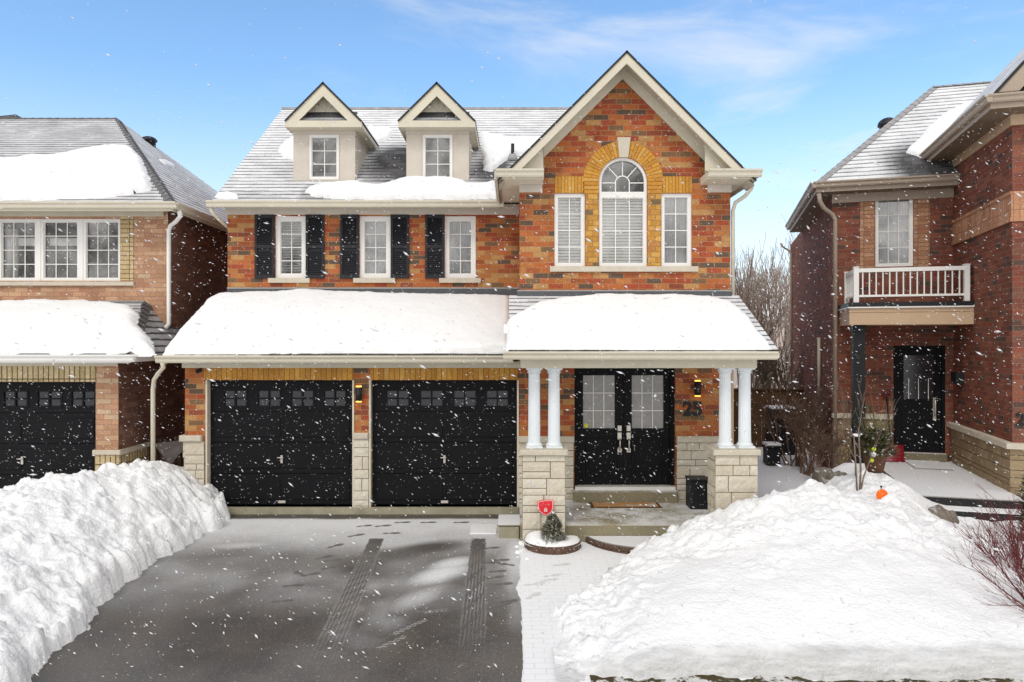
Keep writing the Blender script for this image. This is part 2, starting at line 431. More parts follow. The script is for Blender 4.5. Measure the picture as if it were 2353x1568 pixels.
# pavers under a film of snow
t = NT('paver_snow'); o = t.obj()
b = t.n('ShaderNodeTexBrick', {'Vector': o, 'Scale': 1.0, 'Mortar Size': .006, 'Mortar Smooth': .8, 'Brick Width': .21, 'Row Height': .105})
n1 = t.noise(o, 3, 5, .6); n2 = t.noise(o, 60, 3)
att = t.n('ShaderNodeAttribute', attribute_name='snow').outputs['Fac']
k = t.math('MULTIPLY', b.outputs['Fac'], t.rng(n1, .35, .65, .04, .24))
c = t.mix(k, (.83, .83, .84), (.45, .42, .40))
c = t.mix(t.math('SUBTRACT', 1.0, att), c, (.34, .31, .29))
t.bsdf(c, .7, .2, t.bump(t.math('SUBTRACT', t.math('MULTIPLY', n2, .4), b.outputs['Fac']), .5, .008))

# thin powder over concrete (porch floors, steps)
def powder(name, base, thr=(.38, .62), sc=2.2, amt=1.0):
    t = NT(name); o = t.obj(); tc = t.n('ShaderNodeTexCoord')
    up = t.rng(t.n('ShaderNodeSeparateXYZ', {0: tc.outputs['Normal']}).outputs[2], .5, .9)
    n1 = t.noise(o, sc, 5, .65); n2 = t.noise(o, 40, 4, .7)
    a = t.math('MULTIPLY', t.rng(t.math('ADD', t.math('MULTIPLY', n1, .75), t.math('MULTIPLY', n2, .25)), thr[0], thr[1], 0, amt), up)
    cb = t.mix(t.rng(n2, .3, .7), tuple(x * .75 for x in base), tuple(x * 1.2 for x in base))
    cb = t.mix(t.rng(n1, .4, .75, 0, .5), cb, tuple(x * .5 for x in base))
    t.bsdf(t.mix(a, cb, (.78, .78, .79)), .8, .2, t.bump(n2, .4, .006))
powder('porch_concrete', (.27, .235, .15), (.40, .56), 1.8, .8)
powder('slab_snow', (.3, .28, .26), (.2, .42), 2, .93)
powder('dark_slate', (.028, .027, .028), (.62, .75), 9, .7)
powder('boulder', (.20, .175, .14), (.50, .6), 3)
powder('step_block', (.22, .19, .12), (.2, .4), 3)
powder('mat_snow', (.46, .25, .10), (.50, .72), 3.5, .8)

t = NT('verge'); o = t.obj()
n1 = t.noise(o, 5, 6, .75); n2 = t.noise(o, 60, 3, .7)
c = t.mix(n2, (.035, .028, .015), (.13, .10, .05))
c = t.mix(t.rng(n1, .5, .56), c, (.72, .71, .69))
t.bsdf(c, .9, .1, t.bump(n2, .8, .03))
plain('shingle_plain', (.10, .095, .095), .9, .1, .4, 14, .4)
plain('shingle_dusted', (.34, .33, .33), .9, .1, .35, 9, .4)
plain('shingle_cap', (.17, .165, .165), .9, .1, .4, 14, .4)
# ================================================================== shared builders
def rect(x0, x1, z0, z1): return [(x0, z0), (x1, z0), (x1, z1), (x0, z1)]

def window(root, shift, x0, x1, z0, z1, D, cols, rows, fw=.05, mw=.016, blind=None, sill=None, sillm='stone_cap',
           recess=.03, to3=None, frame_m='white_vinyl', dark=.38, bottom_open=.0, glass=None):
    """one window part (glass pane) with frame, sill and blind as sub-parts; a..z plane, front at D"""
    T = to3 or (lambda a, z, d: (a, D + d, z))
    def bx(mb, a0, a1, q0, q1, d0, d1, m=0):
        ps = [T(a, z, d) for d in (d0, d1) for z in (q0, q1) for a in (a0, a1)]
        i = [mb.vert(p) for p in ps]
        for q in ((0,1,3,2),(5,4,6,7),(4,0,2,6),(1,5,7,3),(2,3,7,6),(4,5,1,0)): mb.face([i[k] for k in q], m)
    g0, g1, h0, h1 = x0 + fw, x1 - fw, z0 + fw, z1 - fw
    pane = MB(shift)
    pane.poly([T(a, z, recess + .055) for a, z in rect(g0, g1, h0, h1)])
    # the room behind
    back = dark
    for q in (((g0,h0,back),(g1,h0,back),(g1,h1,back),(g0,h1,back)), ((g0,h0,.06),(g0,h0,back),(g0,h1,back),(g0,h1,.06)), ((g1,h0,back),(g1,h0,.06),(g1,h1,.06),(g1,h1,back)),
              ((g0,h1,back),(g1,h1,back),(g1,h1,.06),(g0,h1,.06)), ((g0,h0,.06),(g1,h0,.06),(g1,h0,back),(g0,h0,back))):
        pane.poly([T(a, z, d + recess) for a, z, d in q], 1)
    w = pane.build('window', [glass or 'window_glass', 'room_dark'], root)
    fr = MB(shift); r0, r1 = recess, recess + .07
    bx(fr, x0, x0 + fw, z0, z1, r0, r1); bx(fr, x1 - fw, x1, z0, z1, r0, r1)
    bx(fr, x0 + fw, x1 - fw, z0, z0 + fw, r0, r1); bx(fr, x0 + fw, x1 - fw, z1 - fw, z1, r0, r1)
    # sash lip
    l = .012
    for a0, a1, q0, q1 in ((g0, g0+l, h0, h1), (g1-l, g1, h0, h1), (g0+l, g1-l, h0, h0+l), (g0+l, g1-l, h1-l, h1)): bx(fr, a0, a1, q0, q1, r0+.025, r1-.004)
    for i in range(1, cols):
        a = g0 + (g1 - g0) * i / cols; bx(fr, a - mw/2, a + mw/2, h0, h1, r0 + .043, r0 + .052)
    for j in range(1, rows):
        q = h0 + (h1 - h0) * j / rows; bx(fr, g0, g1, q - mw/2, q + mw/2, r0 + .041, r0 + .050)
    fr.build('frame', frame_m, w)
    if sill:
        sm = MB(shift); bx(sm, sill[0], sill[1], sill[2], sill[3], -.05, .05); sm.build('sill', sillm, w)
    if blind == 'slats' or blind == 'half_slats':
        b = MB(shift); n = int((h1 - h0) / .052)
        lo = .0 if blind == 'slats' else .0
        for k in range(n):
            q = h1 - .02 - k * .052; dd = .010 if blind == 'slats' else .03; th = .0225 if blind == 'slats' else .008
            b.poly([T(g0+.01, q - th, recess + .078), T(g1-.01, q - th, recess + .078), T(g1-.01, q + th, recess + .078 + dd), T(g0+.01, q + th, recess + .078 + dd)])
        b.build('blind', 'blind_slat', w)
    elif blind == 'sheer':
        b = MB(shift); n = 24; xs = [g0 + (g1-g0) * k / n for k in range(n + 1)]
        for k in range(n):
            d0 = recess + .085 + .012 * math.sin(k * 1.7); d1 = recess + .085 + .012 * math.sin((k+1) * 1.7)
            b.poly([T(xs[k], h0, d0), T(xs[k+1], h0, d1), T(xs[k+1], h1, d1), T(xs[k], h1, d0)])
        b.build('curtain', 'sheer', w)
    elif blind == 'drapes':
        b = MB(shift); n = 10
        for s0, s1 in ((g0, g0 + (g1-g0)*.34),):
            xs = [s0 + (s1-s0) * k / n for k in range(n + 1)]
            for k in range(n):
                d0 = recess + .16 + .02 * math.sin(k * 1.9); d1 = recess + .16 + .02 * math.sin((k+1) * 1.9)
                b.poly([T(xs[k], h0, d0), T(xs[k+1], h0, d1), T(xs[k+1], h1-.12, d1), T(xs[k], h1-.12, d0)])
        b.build('curtain', 'curtain', w)
    return w

def ashlar(mb, org, eu, ev, en, W, H, m=0, mm=1, proud=.02, rows=(.11, .17, .22), ws=(.18, .5)):
    """irregular coursed rubble on the face spanned by eu/ev, outward normal en"""
    org, eu, ev, en = Vector(org), Vector(eu), Vector(ev), Vector(en)
    def pt(a, b, d): return org + eu * a + ev * b + en * d
    i = [mb.vert(pt(a, b, -.004)) for a, b in ((0, 0), (W, 0), (W, H), (0, H))]; mb.face(i, mm)
    z = 0.0
    while z < H - 1e-4:
        h = random.choice(rows)
        if H - z - h < .08: h = H - z
        x = 0.0; blocks = []
        while x < W - 1e-4:
            w = random.uniform(*ws)
            if W - x - w < ws[0] * .7: w = W - x
            if h > .2 and w > .25 and random.random() < .3:      # split stone
                hs = h * random.choice((.4, .5, .6)); blocks += [(x, w, z, hs), (x, w, z + hs, h - hs)]
            else: blocks.append((x, w, z, h))
            x += w
        for bx_, bw_, bz_, bh_ in blocks:
            g = .0055; a0, a1, b0, b1 = bx_ + g, bx_ + bw_ - g, bz_ + g, bz_ + bh_ - g
            if a1 - a0 < .02 or b1 - b0 < .02: continue
            pr = proud * random.uniform(.6, 1.25); nx, ny = max(2, int((a1-a0)/.05)), max(2, int((b1-b0)/.05)); sd = random.uniform(0, 99)
            ids = []
            for jy in range(ny + 1):
                row = []
                for jx in range(nx + 1):
                    edge = jx in (0, nx) or jy in (0, ny)
                    d = pr - .007 if edge else pr + .009 * nz(jx * .8 + sd, jy * .9, sd)
                    row.append(mb.vert(pt(a0 + (a1-a0) * jx / nx + (0 if edge else .006 * nz(sd, jx, jy)), b0 + (b1-b0) * jy / ny, d)))
                ids.append(row)
            for jy in range(ny):
                for jx in range(nx): mb.face((ids[jy][jx], ids[jy][jx+1], ids[jy+1][jx+1], ids[jy+1][jx]), m)
            rim = [ids[0][k] for k in range(nx + 1)] + [ids[k][nx] for k in range(1, ny + 1)] + [ids[ny][k] for k in range(nx - 1, -1, -1)] + [ids[k][0] for k in range(ny - 1, 0, -1)]
            base = []
            for k in rim:
                p = Vector(mb.v[k]); d = (p - org).dot(en); base.append(mb.vert(p - en * (d + .003)))
            for k in range(len(rim)):
                l = (k + 1) % len(rim); mb.face((base[k], base[l], rim[l], rim[k]), m)
        z += h

GUT = [(0, 0), (0, -.115), (.06, -.12), (.078, -.095), (.084, -.05), (.115, -.028), (.118, 0), (.105, 0), (.1, -.02), (.012, -.02), (.012, 0)]
def gutter(mb, p0, p1, out, m=0, sc=1.0):
    """K-style gutter run: top back edge from p0 to p1, projecting along out"""
    p0, p1, out = Vector(p0), Vector(p1), Vector(out).normalized()
    d = p1 - p0
    pts = [p0 + out * (o * sc) + Vector((0, 0, z * sc)) for o, z in GUT]
    if d.cross(out).z > 0: pts = pts[::-1]
    a = [mb.vert(p) for p in pts]; b = [mb.vert(p + d) for p in pts]; n = len(pts)
    for i in range(n):
        j = (i + 1) % n
        mb.face((a[i], a[j], b[j], b[i]), m)
    k = 7
    for rr in (a, b):
        mb.face([rr[i] for i in range(n)], m)

def slab_roof(mb, A, B, C, D_, nu, nv, cover=None, th=.045):
    """shingled roof plane with its edge thickness; material 0 shingle, 1 edge"""
    mb.grid(A, B, C, D_, nu, nv, cover)
    A, B, C, D_ = (Vector(p) for p in (A, B, C, D_))
    n = (B - A).cross(D_ - A)
    if n.length < 1e-9: n = (B - A).cross(C - A)
    n.normalize(); dn = -n * th
    for p, q in ((A, B), (B, C), (C, D_), (D_, A)):
        if (p - q).length > 1e-6: mb.poly((q, p, p + dn, q + dn), 1)
    q = [A + dn, D_ + dn, C + dn, B + dn]
    q = [p for i, p in enumerate(q) if (p - q[i-1]).length > 1e-6]
    mb.poly(q, 2)

def text_part(name, body, size, ext, mat, parent, loc, rot=(R(90), 0, 0), offset=0.0):
    cu = bpy.data.curves.new(name, 'FONT'); cu.body = body; cu.size = size; cu.extrude = ext; cu.offset = offset
    cu.align_x = 'CENTER'; cu.align_y = 'CENTER'
    tmp = bpy.data.objects.new(name + '_curve', cu); col.objects.link(tmp)
    dg = bpy.context.evaluated_depsgraph_get(); dg.update()
    me = bpy.data.meshes.new_from_object(tmp.evaluated_get(dg))
    bpy.data.objects.remove(tmp); bpy.data.curves.remove(cu)
    me.transform(Matrix.Translation(loc) @ Matrix.Rotation(rot[2], 4, 'Z') @ Matrix.Rotation(rot[0], 4, 'X'))
    me.materials.clear(); me.materials.append(M[mat]); me.name = name
    o = bpy.data.objects.new(name, me); col.objects.link(o); o.parent = parent
    return o

def garage_door(root, shift, x0, x1, z0, z1, D, nwin, wz, wxs, handle=True):
    """sectional door: four sections with raised panels; windows, handle and bottom grip are sub-parts"""
    mb = MB(shift); n = 4; hs = (z1 - z0) / n
    mb.box(x0, x1, D + .03, D + .07, z0, z1)
    for k in range(n):
        a, b = z0 + k * hs, z0 + (k + 1) * hs
        if k < n - 1:
            mb.bbox(x0 + .004, x1 - .004, D + .002, D + .03, a + .004, b - .004, .006)
            W = (x1 - x0 - .2) / 2
            for i in range(2):
                mb.bbox(x0 + .07 + i * (W + .06), x0 + .07 + i * (W + .06) + W, D - .012, D + .002, a + .09, b - .09, .012)
        else:
            mb.box(x0 + .004, x1 - .004, D + .002, D + .03, a + .004, wz[0]); mb.box(x0 + .004, x1 - .004, D + .002, D + .03, wz[1], b - .004)
            ee = [x0 + .004] + [u for p in wxs for u in p] + [x1 - .004]
            for q in range(0, len(ee), 2):
                if ee[q + 1] - ee[q] > .003: mb.box(ee[q], ee[q + 1], D + .002, D + .03, wz[0], wz[1])
    o = mb.build('garage_door', 'black_door', root)
    for p, q in wxs:
        w = MB(shift)
        w.poly([(a, D + .02, z) for a, z in rect(p, q, *wz)], 0)
        c, e = (p + q) / 2, (wz[0] + wz[1]) / 2
        for a0, a1, b0, b1 in ((p - .02, p + .012, wz[0] - .02, wz[1] + .02), (q - .012, q + .02, wz[0] - .02, wz[1] + .02), (p + .012, q - .012, wz[0] - .02, wz[0] + .012), (p + .012, q - .012, wz[1] - .012, wz[1] + .02), (c - .012, c + .012, wz[0] + .012, wz[1] - .012)):
            w.box(a0, a1, D - .008, D + .012, b0, b1, 1)
        w.box(p + .012, c - .012, D - .006, D + .012, e - .012, e + .012, 1); w.box(c + .012, q - .012, D - .006, D + .012, e - .012, e + .012, 1)
        w.build('door_window', ['garage_glass', 'black_door'], o)
    if handle:
        c = (x0 + x1) / 2; hz = z0 + (z1 - z0) * .37
        h = MB(shift); h.box(c - .018, c + .018, D - .03, D - .011, hz - .07, hz + .06); h.tube([(c - .065, D - .06, hz + .025), (c + .04, D - .06, hz + .025)], .011, 8); h.tube([(c, D - .06, hz + .025), (c, D - .02, hz + .025)], .012, 8)
        h.build('handle', 'nickel', o)
        g = MB(shift); g.box(c - .06, c + .06, D - .03, D - .001, z0 + .035, z0 + .05); g.box(c - .06, c + .06, D - .012, D - .001, z0 + .05, z0 + .075); g.build('grip', 'nickel', o)
    return o
plain('garage_glass', (.020, .020, .023), .15, .6, .4, 6)

def downspout(root, shift, pts, r=.036, mat='beige_trim', n=8):
    mb = MB(shift); mb.tube(pts, r, n); o = mb.build('downspout', mat, root)
    return o

# ================================================================== MAIN HOUSE
HB = Vector((-.9, 12.0, 0.0)); sh = HB
house = empty('brick_house', HB, 0, 'red and gold brick house with two dormers and a pair of black garage doors', 'house', 'brick houses along the street')
DG, DL, DM = 11.9, 12.0, 13.8       # bay wall, garage and entry wall, upper storey wall
XL, XR = XA(425, DL), XA(1678.5, DG)
zt_low = ZA(828, DL)                # frieze top over the garage

# ---- lower front wall with garage and entry openings
gd1 = (XA(475, DL), XA(812, DL)); gd2 = (XA(850, DL), XA(1190, DL)); gz = (ZA(1165, DL), ZA(874, DL))
ed = (XA(1320, DL), XA(1552, DL)); ez = (.446, 2.62)
mb = MB(sh)
T = lambda a, z, d: (a, DL + d, z)
zt = 2.79
mb.sheet(rect(XL, XR, -.1, zt), [rect(gd1[0], gd1[1], gz[0], gz[1]), rect(gd2[0], gd2[1], gz[0], gz[1]), rect(ed[0], ed[1], ez[0], ez[1])], T, .16)
mb.poly([(XL, 21, -.1), (XL, DL, -.1), (XL, DL, 2.75), (XL, DM, 3.7), (XL, DM, 5.4), (XL, 21, 5.4)])
mb.poly([(XR, DL, -.1), (XR, 21, -.1), (XR, 21, 5.6), (XR, DL, 5.6)])
mb.poly([(XR, 21, -.1), (XL, 21, -.1), (XL, 21, 5.6), (XR, 21, 5.6)])
mb.poly([(XL, 21, 5.4), (XL, DM, 5.4), (XL, 17.55, 8.1)])
wall_low = mb.build('wall', 'red_mixed_brick', house)
# ---- upper storey wall
mb = MB(sh); T = lambda a, z, d: (a, DM + d, z)
mwin = [(632.6, 702.5), (826.2, 897.5), (1021.8, 1093.1)]; mwz = (ZA(639.7, DM), ZA(496.8, DM))
holes = [rect(XA(a, DM), XA(b, DM), *mwz) for a, b in mwin]
mb.sheet(rect(XL, .5, 3.4, 5.5), holes, T, .12)
mb.build('wall', 'red_mixed_brick', house)
# ---- bay wall with gable and window openings
T = lambda a, z, d: (a, DG + d, z)
bx0, bx1 = XA(1195, DG), XR
lw = (XA(1273.9, DG), XA(1344.2, DG)); cw = (XA(1376.4, DG), XA(1487, DG)); rw = (XA(1519.7, DG), XA(1589.6, DG))
wz0, wz1 = ZA(612.7, DG), ZA(444.5, DG)
ar = (cw[1] - cw[0]) / 2; axc = (cw[0] + cw[1]) / 2; az = ZA(361.9, DG) - ar; az0 = ZA(446.5, DG)
arch = [(cw[0], wz0), (cw[1], wz0), (cw[1], az)] + [(axc + ar * math.cos(t), az + ar * math.sin(t)) for t in [math.pi * k / 24 for k in range(1, 24)]] + [(cw[0], az)]
gz_pk = ZA(117, 11.45); gx = XA(1440, 11.45)
mb = MB(sh)
mb.sheet([(bx0, 3.4), (bx1, 3.4), (bx1, gz_pk - .25 - (bx1 - gx)), (gx, gz_pk - .25), (bx0, gz_pk - .25 - (gx - bx0))], [rect(lw[0], lw[1], wz0, wz1), arch, rect(rw[0], rw[1], wz0, wz1)], T, .12)
mb.poly([(bx0, 17.5, 3.0), (bx0, DG, 3.0), (bx0, DG, 5.6), (bx0, 17.5, 5.6)])
mb.build('wall', 'red_mixed_brick', house)

# ---- gold brickwork round the bay windows
e = .004
mb = MB(sh)
zb = ZA(441.5, DG)
so = [(1274.5, 1343), (1521, 1590.5)]
for a, b in so:
    a, b = XA(a, DG), XA(b, DG); n = 9; z0_, z1_ = ZA(444.3, DG), ZA(406, DG)
    for k in range(n): mb.bbox(a + (b-a)*k/n + .003, a + (b-a)*(k+1)/n - .003, DG - .012, DG + .02, z0_ + .002, z1_, .003)
ro = 240 * .38415 * DG / F; n = 30
for k in range(n):                      # radial voussoirs
    t0, t1 = math.pi * (k + .06) / n, math.pi * (k + .94) / n
    if abs((t0 + t1) / 2 - math.pi / 2) < .14: continue
    rm = (ar + ro) / 2
    for r0, r1 in (((ar + .003, ro),) if k % 2 else ((ar + .003, rm - .003), (rm + .003, ro))):
        q = [(axc + r * math.cos(t), az + r * math.sin(t)) for r, t in ((r0, t0), (r1, t0), (r1, t1), (r0, t1))]
        mb.extrude([(x, DG + .02, z) for x, z in q][::-1], (0, -.033, 0))
for s in (-1, 1):                       # jambs of the arch down to the springing of the flat arches
    xa = axc + s * ar; xb = axc + s * ro
    zz = az
    while zz > ZA(441.5, DG) + .02:
        mb.bbox(min(xa, xb) + .003, max(xa, xb) - .003, DG - .012, DG + .02, zz - .065, zz - .004, .003); zz -= .068
t = NT('voussoir_brick'); o_ = t.obj(); ri = t.n('ShaderNodeNewGeometry').outputs['Random Per Island']
c_ = t.ramp(ri, [(0, (.46, .22, .045)), (.35, (.60, .30, .05)), (.7, (.50, .225, .04)), (1, (.62, .35, .085))])
f_ = t.rng(t.noise(o_, 40, 4, .7), .25, .75, .7, 1.25)
t.bsdf(t.mix(1.0, c_, t.n('ShaderNodeCombineColor', {0: f_, 1: f_, 2: f_}).outputs[0], 'MULTIPLY'), .85, .15, t.bump(t.noise(o_, 60, 3), .4, .005))
mb.build('arch_surround', 'voussoir_brick', house)
for a, b in ((1345.5, 1375.3), (1488.2, 1518.6)):
    mb = MB(sh); mb.box(XA(a, DG), XA(b, DG), DG - .005, DG + .02, ZA(611, DG), ZA(444.3, DG)); mb.build('brick_pier', 'gold_brick', house)
mb = MB(sh)                              # keystone
kz0, kz1 = ZA(363, DG), ZA(317.5, DG)
q = [(XA(1422.5, DG), kz0), (XA(1442.5, DG), kz0), (XA(1448, DG), kz1), (XA(1417.5, DG), kz1)]
mb.extrude([(x, DG + .03, z) for x, z in q][::-1], (0, -.08, 0)); mb.build('keystone', 'stone_cap', house)

# ---- bay windows
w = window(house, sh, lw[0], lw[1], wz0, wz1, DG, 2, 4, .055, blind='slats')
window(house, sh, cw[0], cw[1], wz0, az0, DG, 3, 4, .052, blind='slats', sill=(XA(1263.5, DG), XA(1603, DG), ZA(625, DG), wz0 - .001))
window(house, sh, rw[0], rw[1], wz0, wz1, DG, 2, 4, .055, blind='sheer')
# fanlight
pane = MB(sh); rg = ar - .045
out = [(axc + rg * math.cos(math.pi * k / 24), az + rg * math.sin(math.pi * k / 24)) for k in range(25)]
fz0 = az0 + .045
pts = [(axc - rg, fz0), (axc + rg, fz0)] + out
pane.poly([(a, DG + .085, z) for a, z in pts]); pane.poly([(a * 1.0, DG + .4, z) for a, z in pts], 1)
fan = pane.build('fanlight', ['window_glass', 'room_dark'], house)
fr = MB(sh); d0, d1 = DG + .03, DG + .1
def arcbar(mb, cx, cz, r0, r1, y0, y1, t0=0, t1=math.pi, n=28):
    a = []
    for k in range(n + 1):
        t = t0 + (t1 - t0) * k / n; c, s_ = math.cos(t), math.sin(t)
        a.append([mb.vert((cx + r * c, y, cz + r * s_)) for r, y in ((r0, y0), (r1, y0), (r1, y1), (r0, y1))])
    for k in range(n):
        for i in range(4):
            j = (i + 1) % 4; mb.face((a[k][i], a[k][j], a[k+1][j], a[k+1][i]))
    mb.face(a[0]); mb.face(a[-1][::-1])
arcbar(fr, axc, az, ar - .045, ar, d0, d1)
fr.box(cw[0], cw[0] + .045, d0, d1, az0, az); fr.box(cw[1] - .045, cw[1], d0, d1, az0, az); fr.box(cw[0] + .045, cw[1] - .045, d0, d1, az0 + .001, fz0)
ri_ = ar * .29; m0, m1 = DG + .072, DG + .081
arcbar(fr, axc, az - .01, ri_ - .009, ri_ + .009, m0, m1)
fr.box(axc - ri_ - .009, axc - ri_ + .009, m0, m1, fz0, az - .01); fr.box(axc + ri_ - .009, axc + ri_ + .009, m0, m1, fz0, az - .01)
for ang in (0, 48, 90, 132, 180):
    c, s_ = math.cos(R(ang)), math.sin(R(ang)); px_, pz_ = -s_ * .008, c * .008
    q = [(axc + c * ri_ + px_, az - .01 + s_ * ri_ + pz_), (axc + c * ri_ - px_, az - .01 + s_ * ri_ - pz_), (axc + c * rg - px_, az - .01 + s_ * rg - pz_), (axc + c * rg + px_, az - .01 + s_ * rg + pz_)]
    fr.extrude([(x, m1 - .001, z) for x, z in q], (0, -.008, 0))
fr.build('frame', 'white_vinyl', fan)

# ---- upper windows, sills, shutters
sills = [(617.5, 712.6), (812.8, 908.2), (1009.4, 1104.9)]
for (a, b), (s0, s1), bl in zip(mwin, sills, ('half_slats', 'sheer', 'sheer')):
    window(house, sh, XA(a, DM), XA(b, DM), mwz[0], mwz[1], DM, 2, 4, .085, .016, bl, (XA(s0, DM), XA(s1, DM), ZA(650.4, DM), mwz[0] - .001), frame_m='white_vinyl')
for a, b in ((586.6, 631.3), (703.6, 745.6), (782.5, 825.4), (898.2, 940), (977.5, 1021.2)):
    mb = MB(sh); x0, x1 = XA(a, DM), XA(b, DM); z0, z1 = ZA(640.3, DM), ZA(494, DM)
    mb.box(x0, x1, DM - .012, DM - .002, z0, z1)
    for q in ((x0, x0 + .045, z0, z1), (x1 - .045, x1, z0, z1), (x0 + .045, x1 - .045, z0, z0 + .07), (x0 + .045, x1 - .045, z1 - .07, z1), (x0 + .045, x1 - .045, (z0+z1)/2 - .03, (z0+z1)/2 + .03)):
        mb.box(q[0], q[1], DM - .042, DM - .012, q[2], q[3])
    zz = z0 + .08
    while zz < z1 - .09:
        if abs(zz + .015 - (z0+z1)/2) > .05:
            mb.poly([(x0 + .045, DM - .036, zz), (x1 - .045, DM - .036, zz), (x1 - .045, DM - .014, zz + .03), (x0 + .045, DM - .014, zz + .03)])
        zz += .036
    mb.build('shutter', 'shutter_paint', house)

# ---- main roof
ZE, PE = 5.507, 13.4
def roof_z(D): return ZE + .74 * (D - PE)
DR = 17.55; XRL, XRR = -5.61, 3.83
dark_pts = [(-2.15, 14.6, .95), (-1.6, 14.35, .6), (-.42, 14.45, .5), (-.35, 14.9, .35), (-2.35, 15.2, .6)]
def cover_main(p):
    c = .80 + .14 * min(1, (p.y - PE) / 3.0)
    for x, y, r in dark_pts:
        d = math.hypot(p.x - x, (p.y - y) * 1.15); c -= .85 * (1 - sstep(r * .3, r * 1.35, d))
    if p.y < 14.0 and p.x > -4: c -= .25
    if p.y < 13.75: c -= .12
    return max(-.1, c)
mb = MB(sh)
slab_roof(mb, (XRL, PE - .03, roof_z(PE - .03)), (XRR, PE - .03, roof_z(PE - .03)), (XRR, DR, roof_z(DR)), (XRL, DR, roof_z(DR)), 110, 50, cover_main)
slab_roof(mb, (XRR, 21.7, ZE), (XRL, 21.7, ZE), (XRL, DR, roof_z(DR)), (XRR, DR, roof_z(DR)), 4, 4)
roof = mb.build('roof', ['shingle', 'pipe_black', 'beige_soffit'], house)
mb = MB(sh); mb.box(XRL, XRR, DR - .07, DR + .07, roof_z(DR) - .04, roof_z(DR) + .016); mb.build('ridge_cap', 'shingle_dusted', roof)
# vent pipe
vp = WORLD.plane(1178, 366, Vector((0, PE, ZE)), Vector((0, -.74, 1)))
mb = MB(sh); mb.tube([vp, vp + Vector((0, 0, .32))], .036, 12); mb.tube([vp + Vector((0, 0, -.05)), vp + Vector((0, 0, .1))], [.13, .07], 12, 1); mb.build('vent_pipe', ['pipe_black', 'flash_lip'], roof)

# ---- bay roof
gz_pk = ZA(117, 11.45); gx = XA(1440, 11.45)
xel, xer = gx - 2.06, gx + 2.07; zel = gz_pk - 2.06; zer = gz_pk - 2.07
mb = MB(sh)
slab_roof(mb, (xel, 16.9, zel), (xel, 11.42, zel), (gx, 11.42, gz_pk), (gx, 16.9, gz_pk), 30, 14, .75, .035)
slab_roof(mb, (xer, 11.42, zer), (xer, 16.9, zer), (gx, 16.9, gz_pk), (gx, 11.42, gz_pk), 30, 14, .75, .035)
mb.build('roof', ['shingle', 'pipe_black', 'beige_soffit'], house)
# rake fascia, frieze boards and the boxed cornice returns
def rake(mb, xc, zpk, xa, xb, y0, y1, drop, wid, zcut=None):
    """inverted-V board: apex (xc,zpk), feet at xa/xb, vertical width wid"""
    for s, xf in ((-1, xa), (1, xb)):
        L = abs(xf - xc)
        q = [(xc, zpk - drop), (xf, zpk - drop - L), (xf, zpk - drop - L - wid), (xc, zpk - drop - wid)]
        if zcut is not None:
            L0, L1 = zpk - drop - zcut, zpk - drop - wid - zcut
            q = [(xc, zpk - drop), (xc + s * L0, zcut), (xc + s * L1, zcut), (xc, zpk - drop - wid)]
        if s > 0: q = q[::-1]
        mb.extrude([(x, y1, z) for x, z in q][::-1], (0, y0 - y1, 0))
mb = MB(sh)
rake(mb, gx, gz_pk, xel + .02, xer - .02, 11.435, 11.475, .05, .155, ZA(391.5, 11.4) + .012)
mb.build('rake_board', 'beige_trim', house)
mb = MB(sh)
rake(mb, gx, gz_pk, XA(1249, 11.88), XA(1622, 11.88), 11.87, 11.898, .095, .195)
mb.build('frieze', 'beige_trim', house)
mb = MB(sh)
for s, xf in ((-1, xel + .02), (1, xer - .02)):      # sloping soffit
    L = abs(xf - gx); z0_ = gz_pk - .095
    mb.poly([(gx, 11.47, z0_), (xf, 11.47, z0_ - L), (xf, 11.9, z0_ - L), (gx, 11.9, z0_)])
mb.build('soffit', 'beige_soffit', house)
mb = MB(sh); zc = ZA(391.5, 11.4); zs = zc - .13
xi0, xi1 = XA(1249, 11.5), XA(1624, 11.5)
for x0, x1 in ((xel + .04, xi0), (xi1, xer - .04)):
    mb.box(x0, x1, 11.44, 11.9, zs, zc - .01)
    # triangular fill above the return
    if x0 < gx: q = [(x0 + .02, zc), (x1, zc), (x1, zc + (x1 - x0) - .2), (x0 + .2, zc)]
    else: q = [(x0, zc), (x1 - .02, zc), (x1 - .2, zc), (x0, zc + (x1 - x0) - .2)]
    mb.extrude([(x, 11.62, z) for x, z in q][::-1], (0, -.02, 0))
    mb.poly([(x0, 11.44, zc - .009), (x1, 11.44, zc - .009), (x1, 11.62, zc + .05), (x0, 11.62, zc + .05)])
mb.box(xel + .05, xel + .42, 11.9, 14.2, zs, zc - .02)
mb.box(XR + .01, xer - .04, 11.9, 20.5, zs, zc - .02)
mb.build('cornice_return', 'beige_trim', house)
for a, b in ((bx0 - .01, XA(1246, DG)), (XA(1625, DG), XR + .01)):
    mb = MB(sh); mb.box(a, b, DG - .035, DG - .004, ZA(443, DG), zs - .002); mb.build('frieze', 'stucco', house)
mb = MB(sh)
gutter(mb, (xel - .03, 11.44, zc + .01), (xi0, 11.44, zc + .01), (0, -1, 0)); gutter(mb, (xi1, 11.44, zc + .01), (xer + .06, 11.44, zc + .01), (0, -1, 0))
mb.box(xel - .05, xel + .05, 11.45, 14.3, zs + .0, zc + .008); gutter(mb, (xer - .03, 11.45, zc + .01), (xer - .03, 20, zc + .01), (1, 0, 0))
mb.build('gutter', 'beige_trim', house)
xd = XR + .05
downspout(house, sh, [(xer + .02, 11.7, zc - .1), (xer + .01, 11.72, zc - .22), (xer - .08, 11.78, zc - .34), (xd + .03, 11.9, zc - .42), (xd, 11.93, zc - .55), (xd, 11.93, 3.62)], .033)

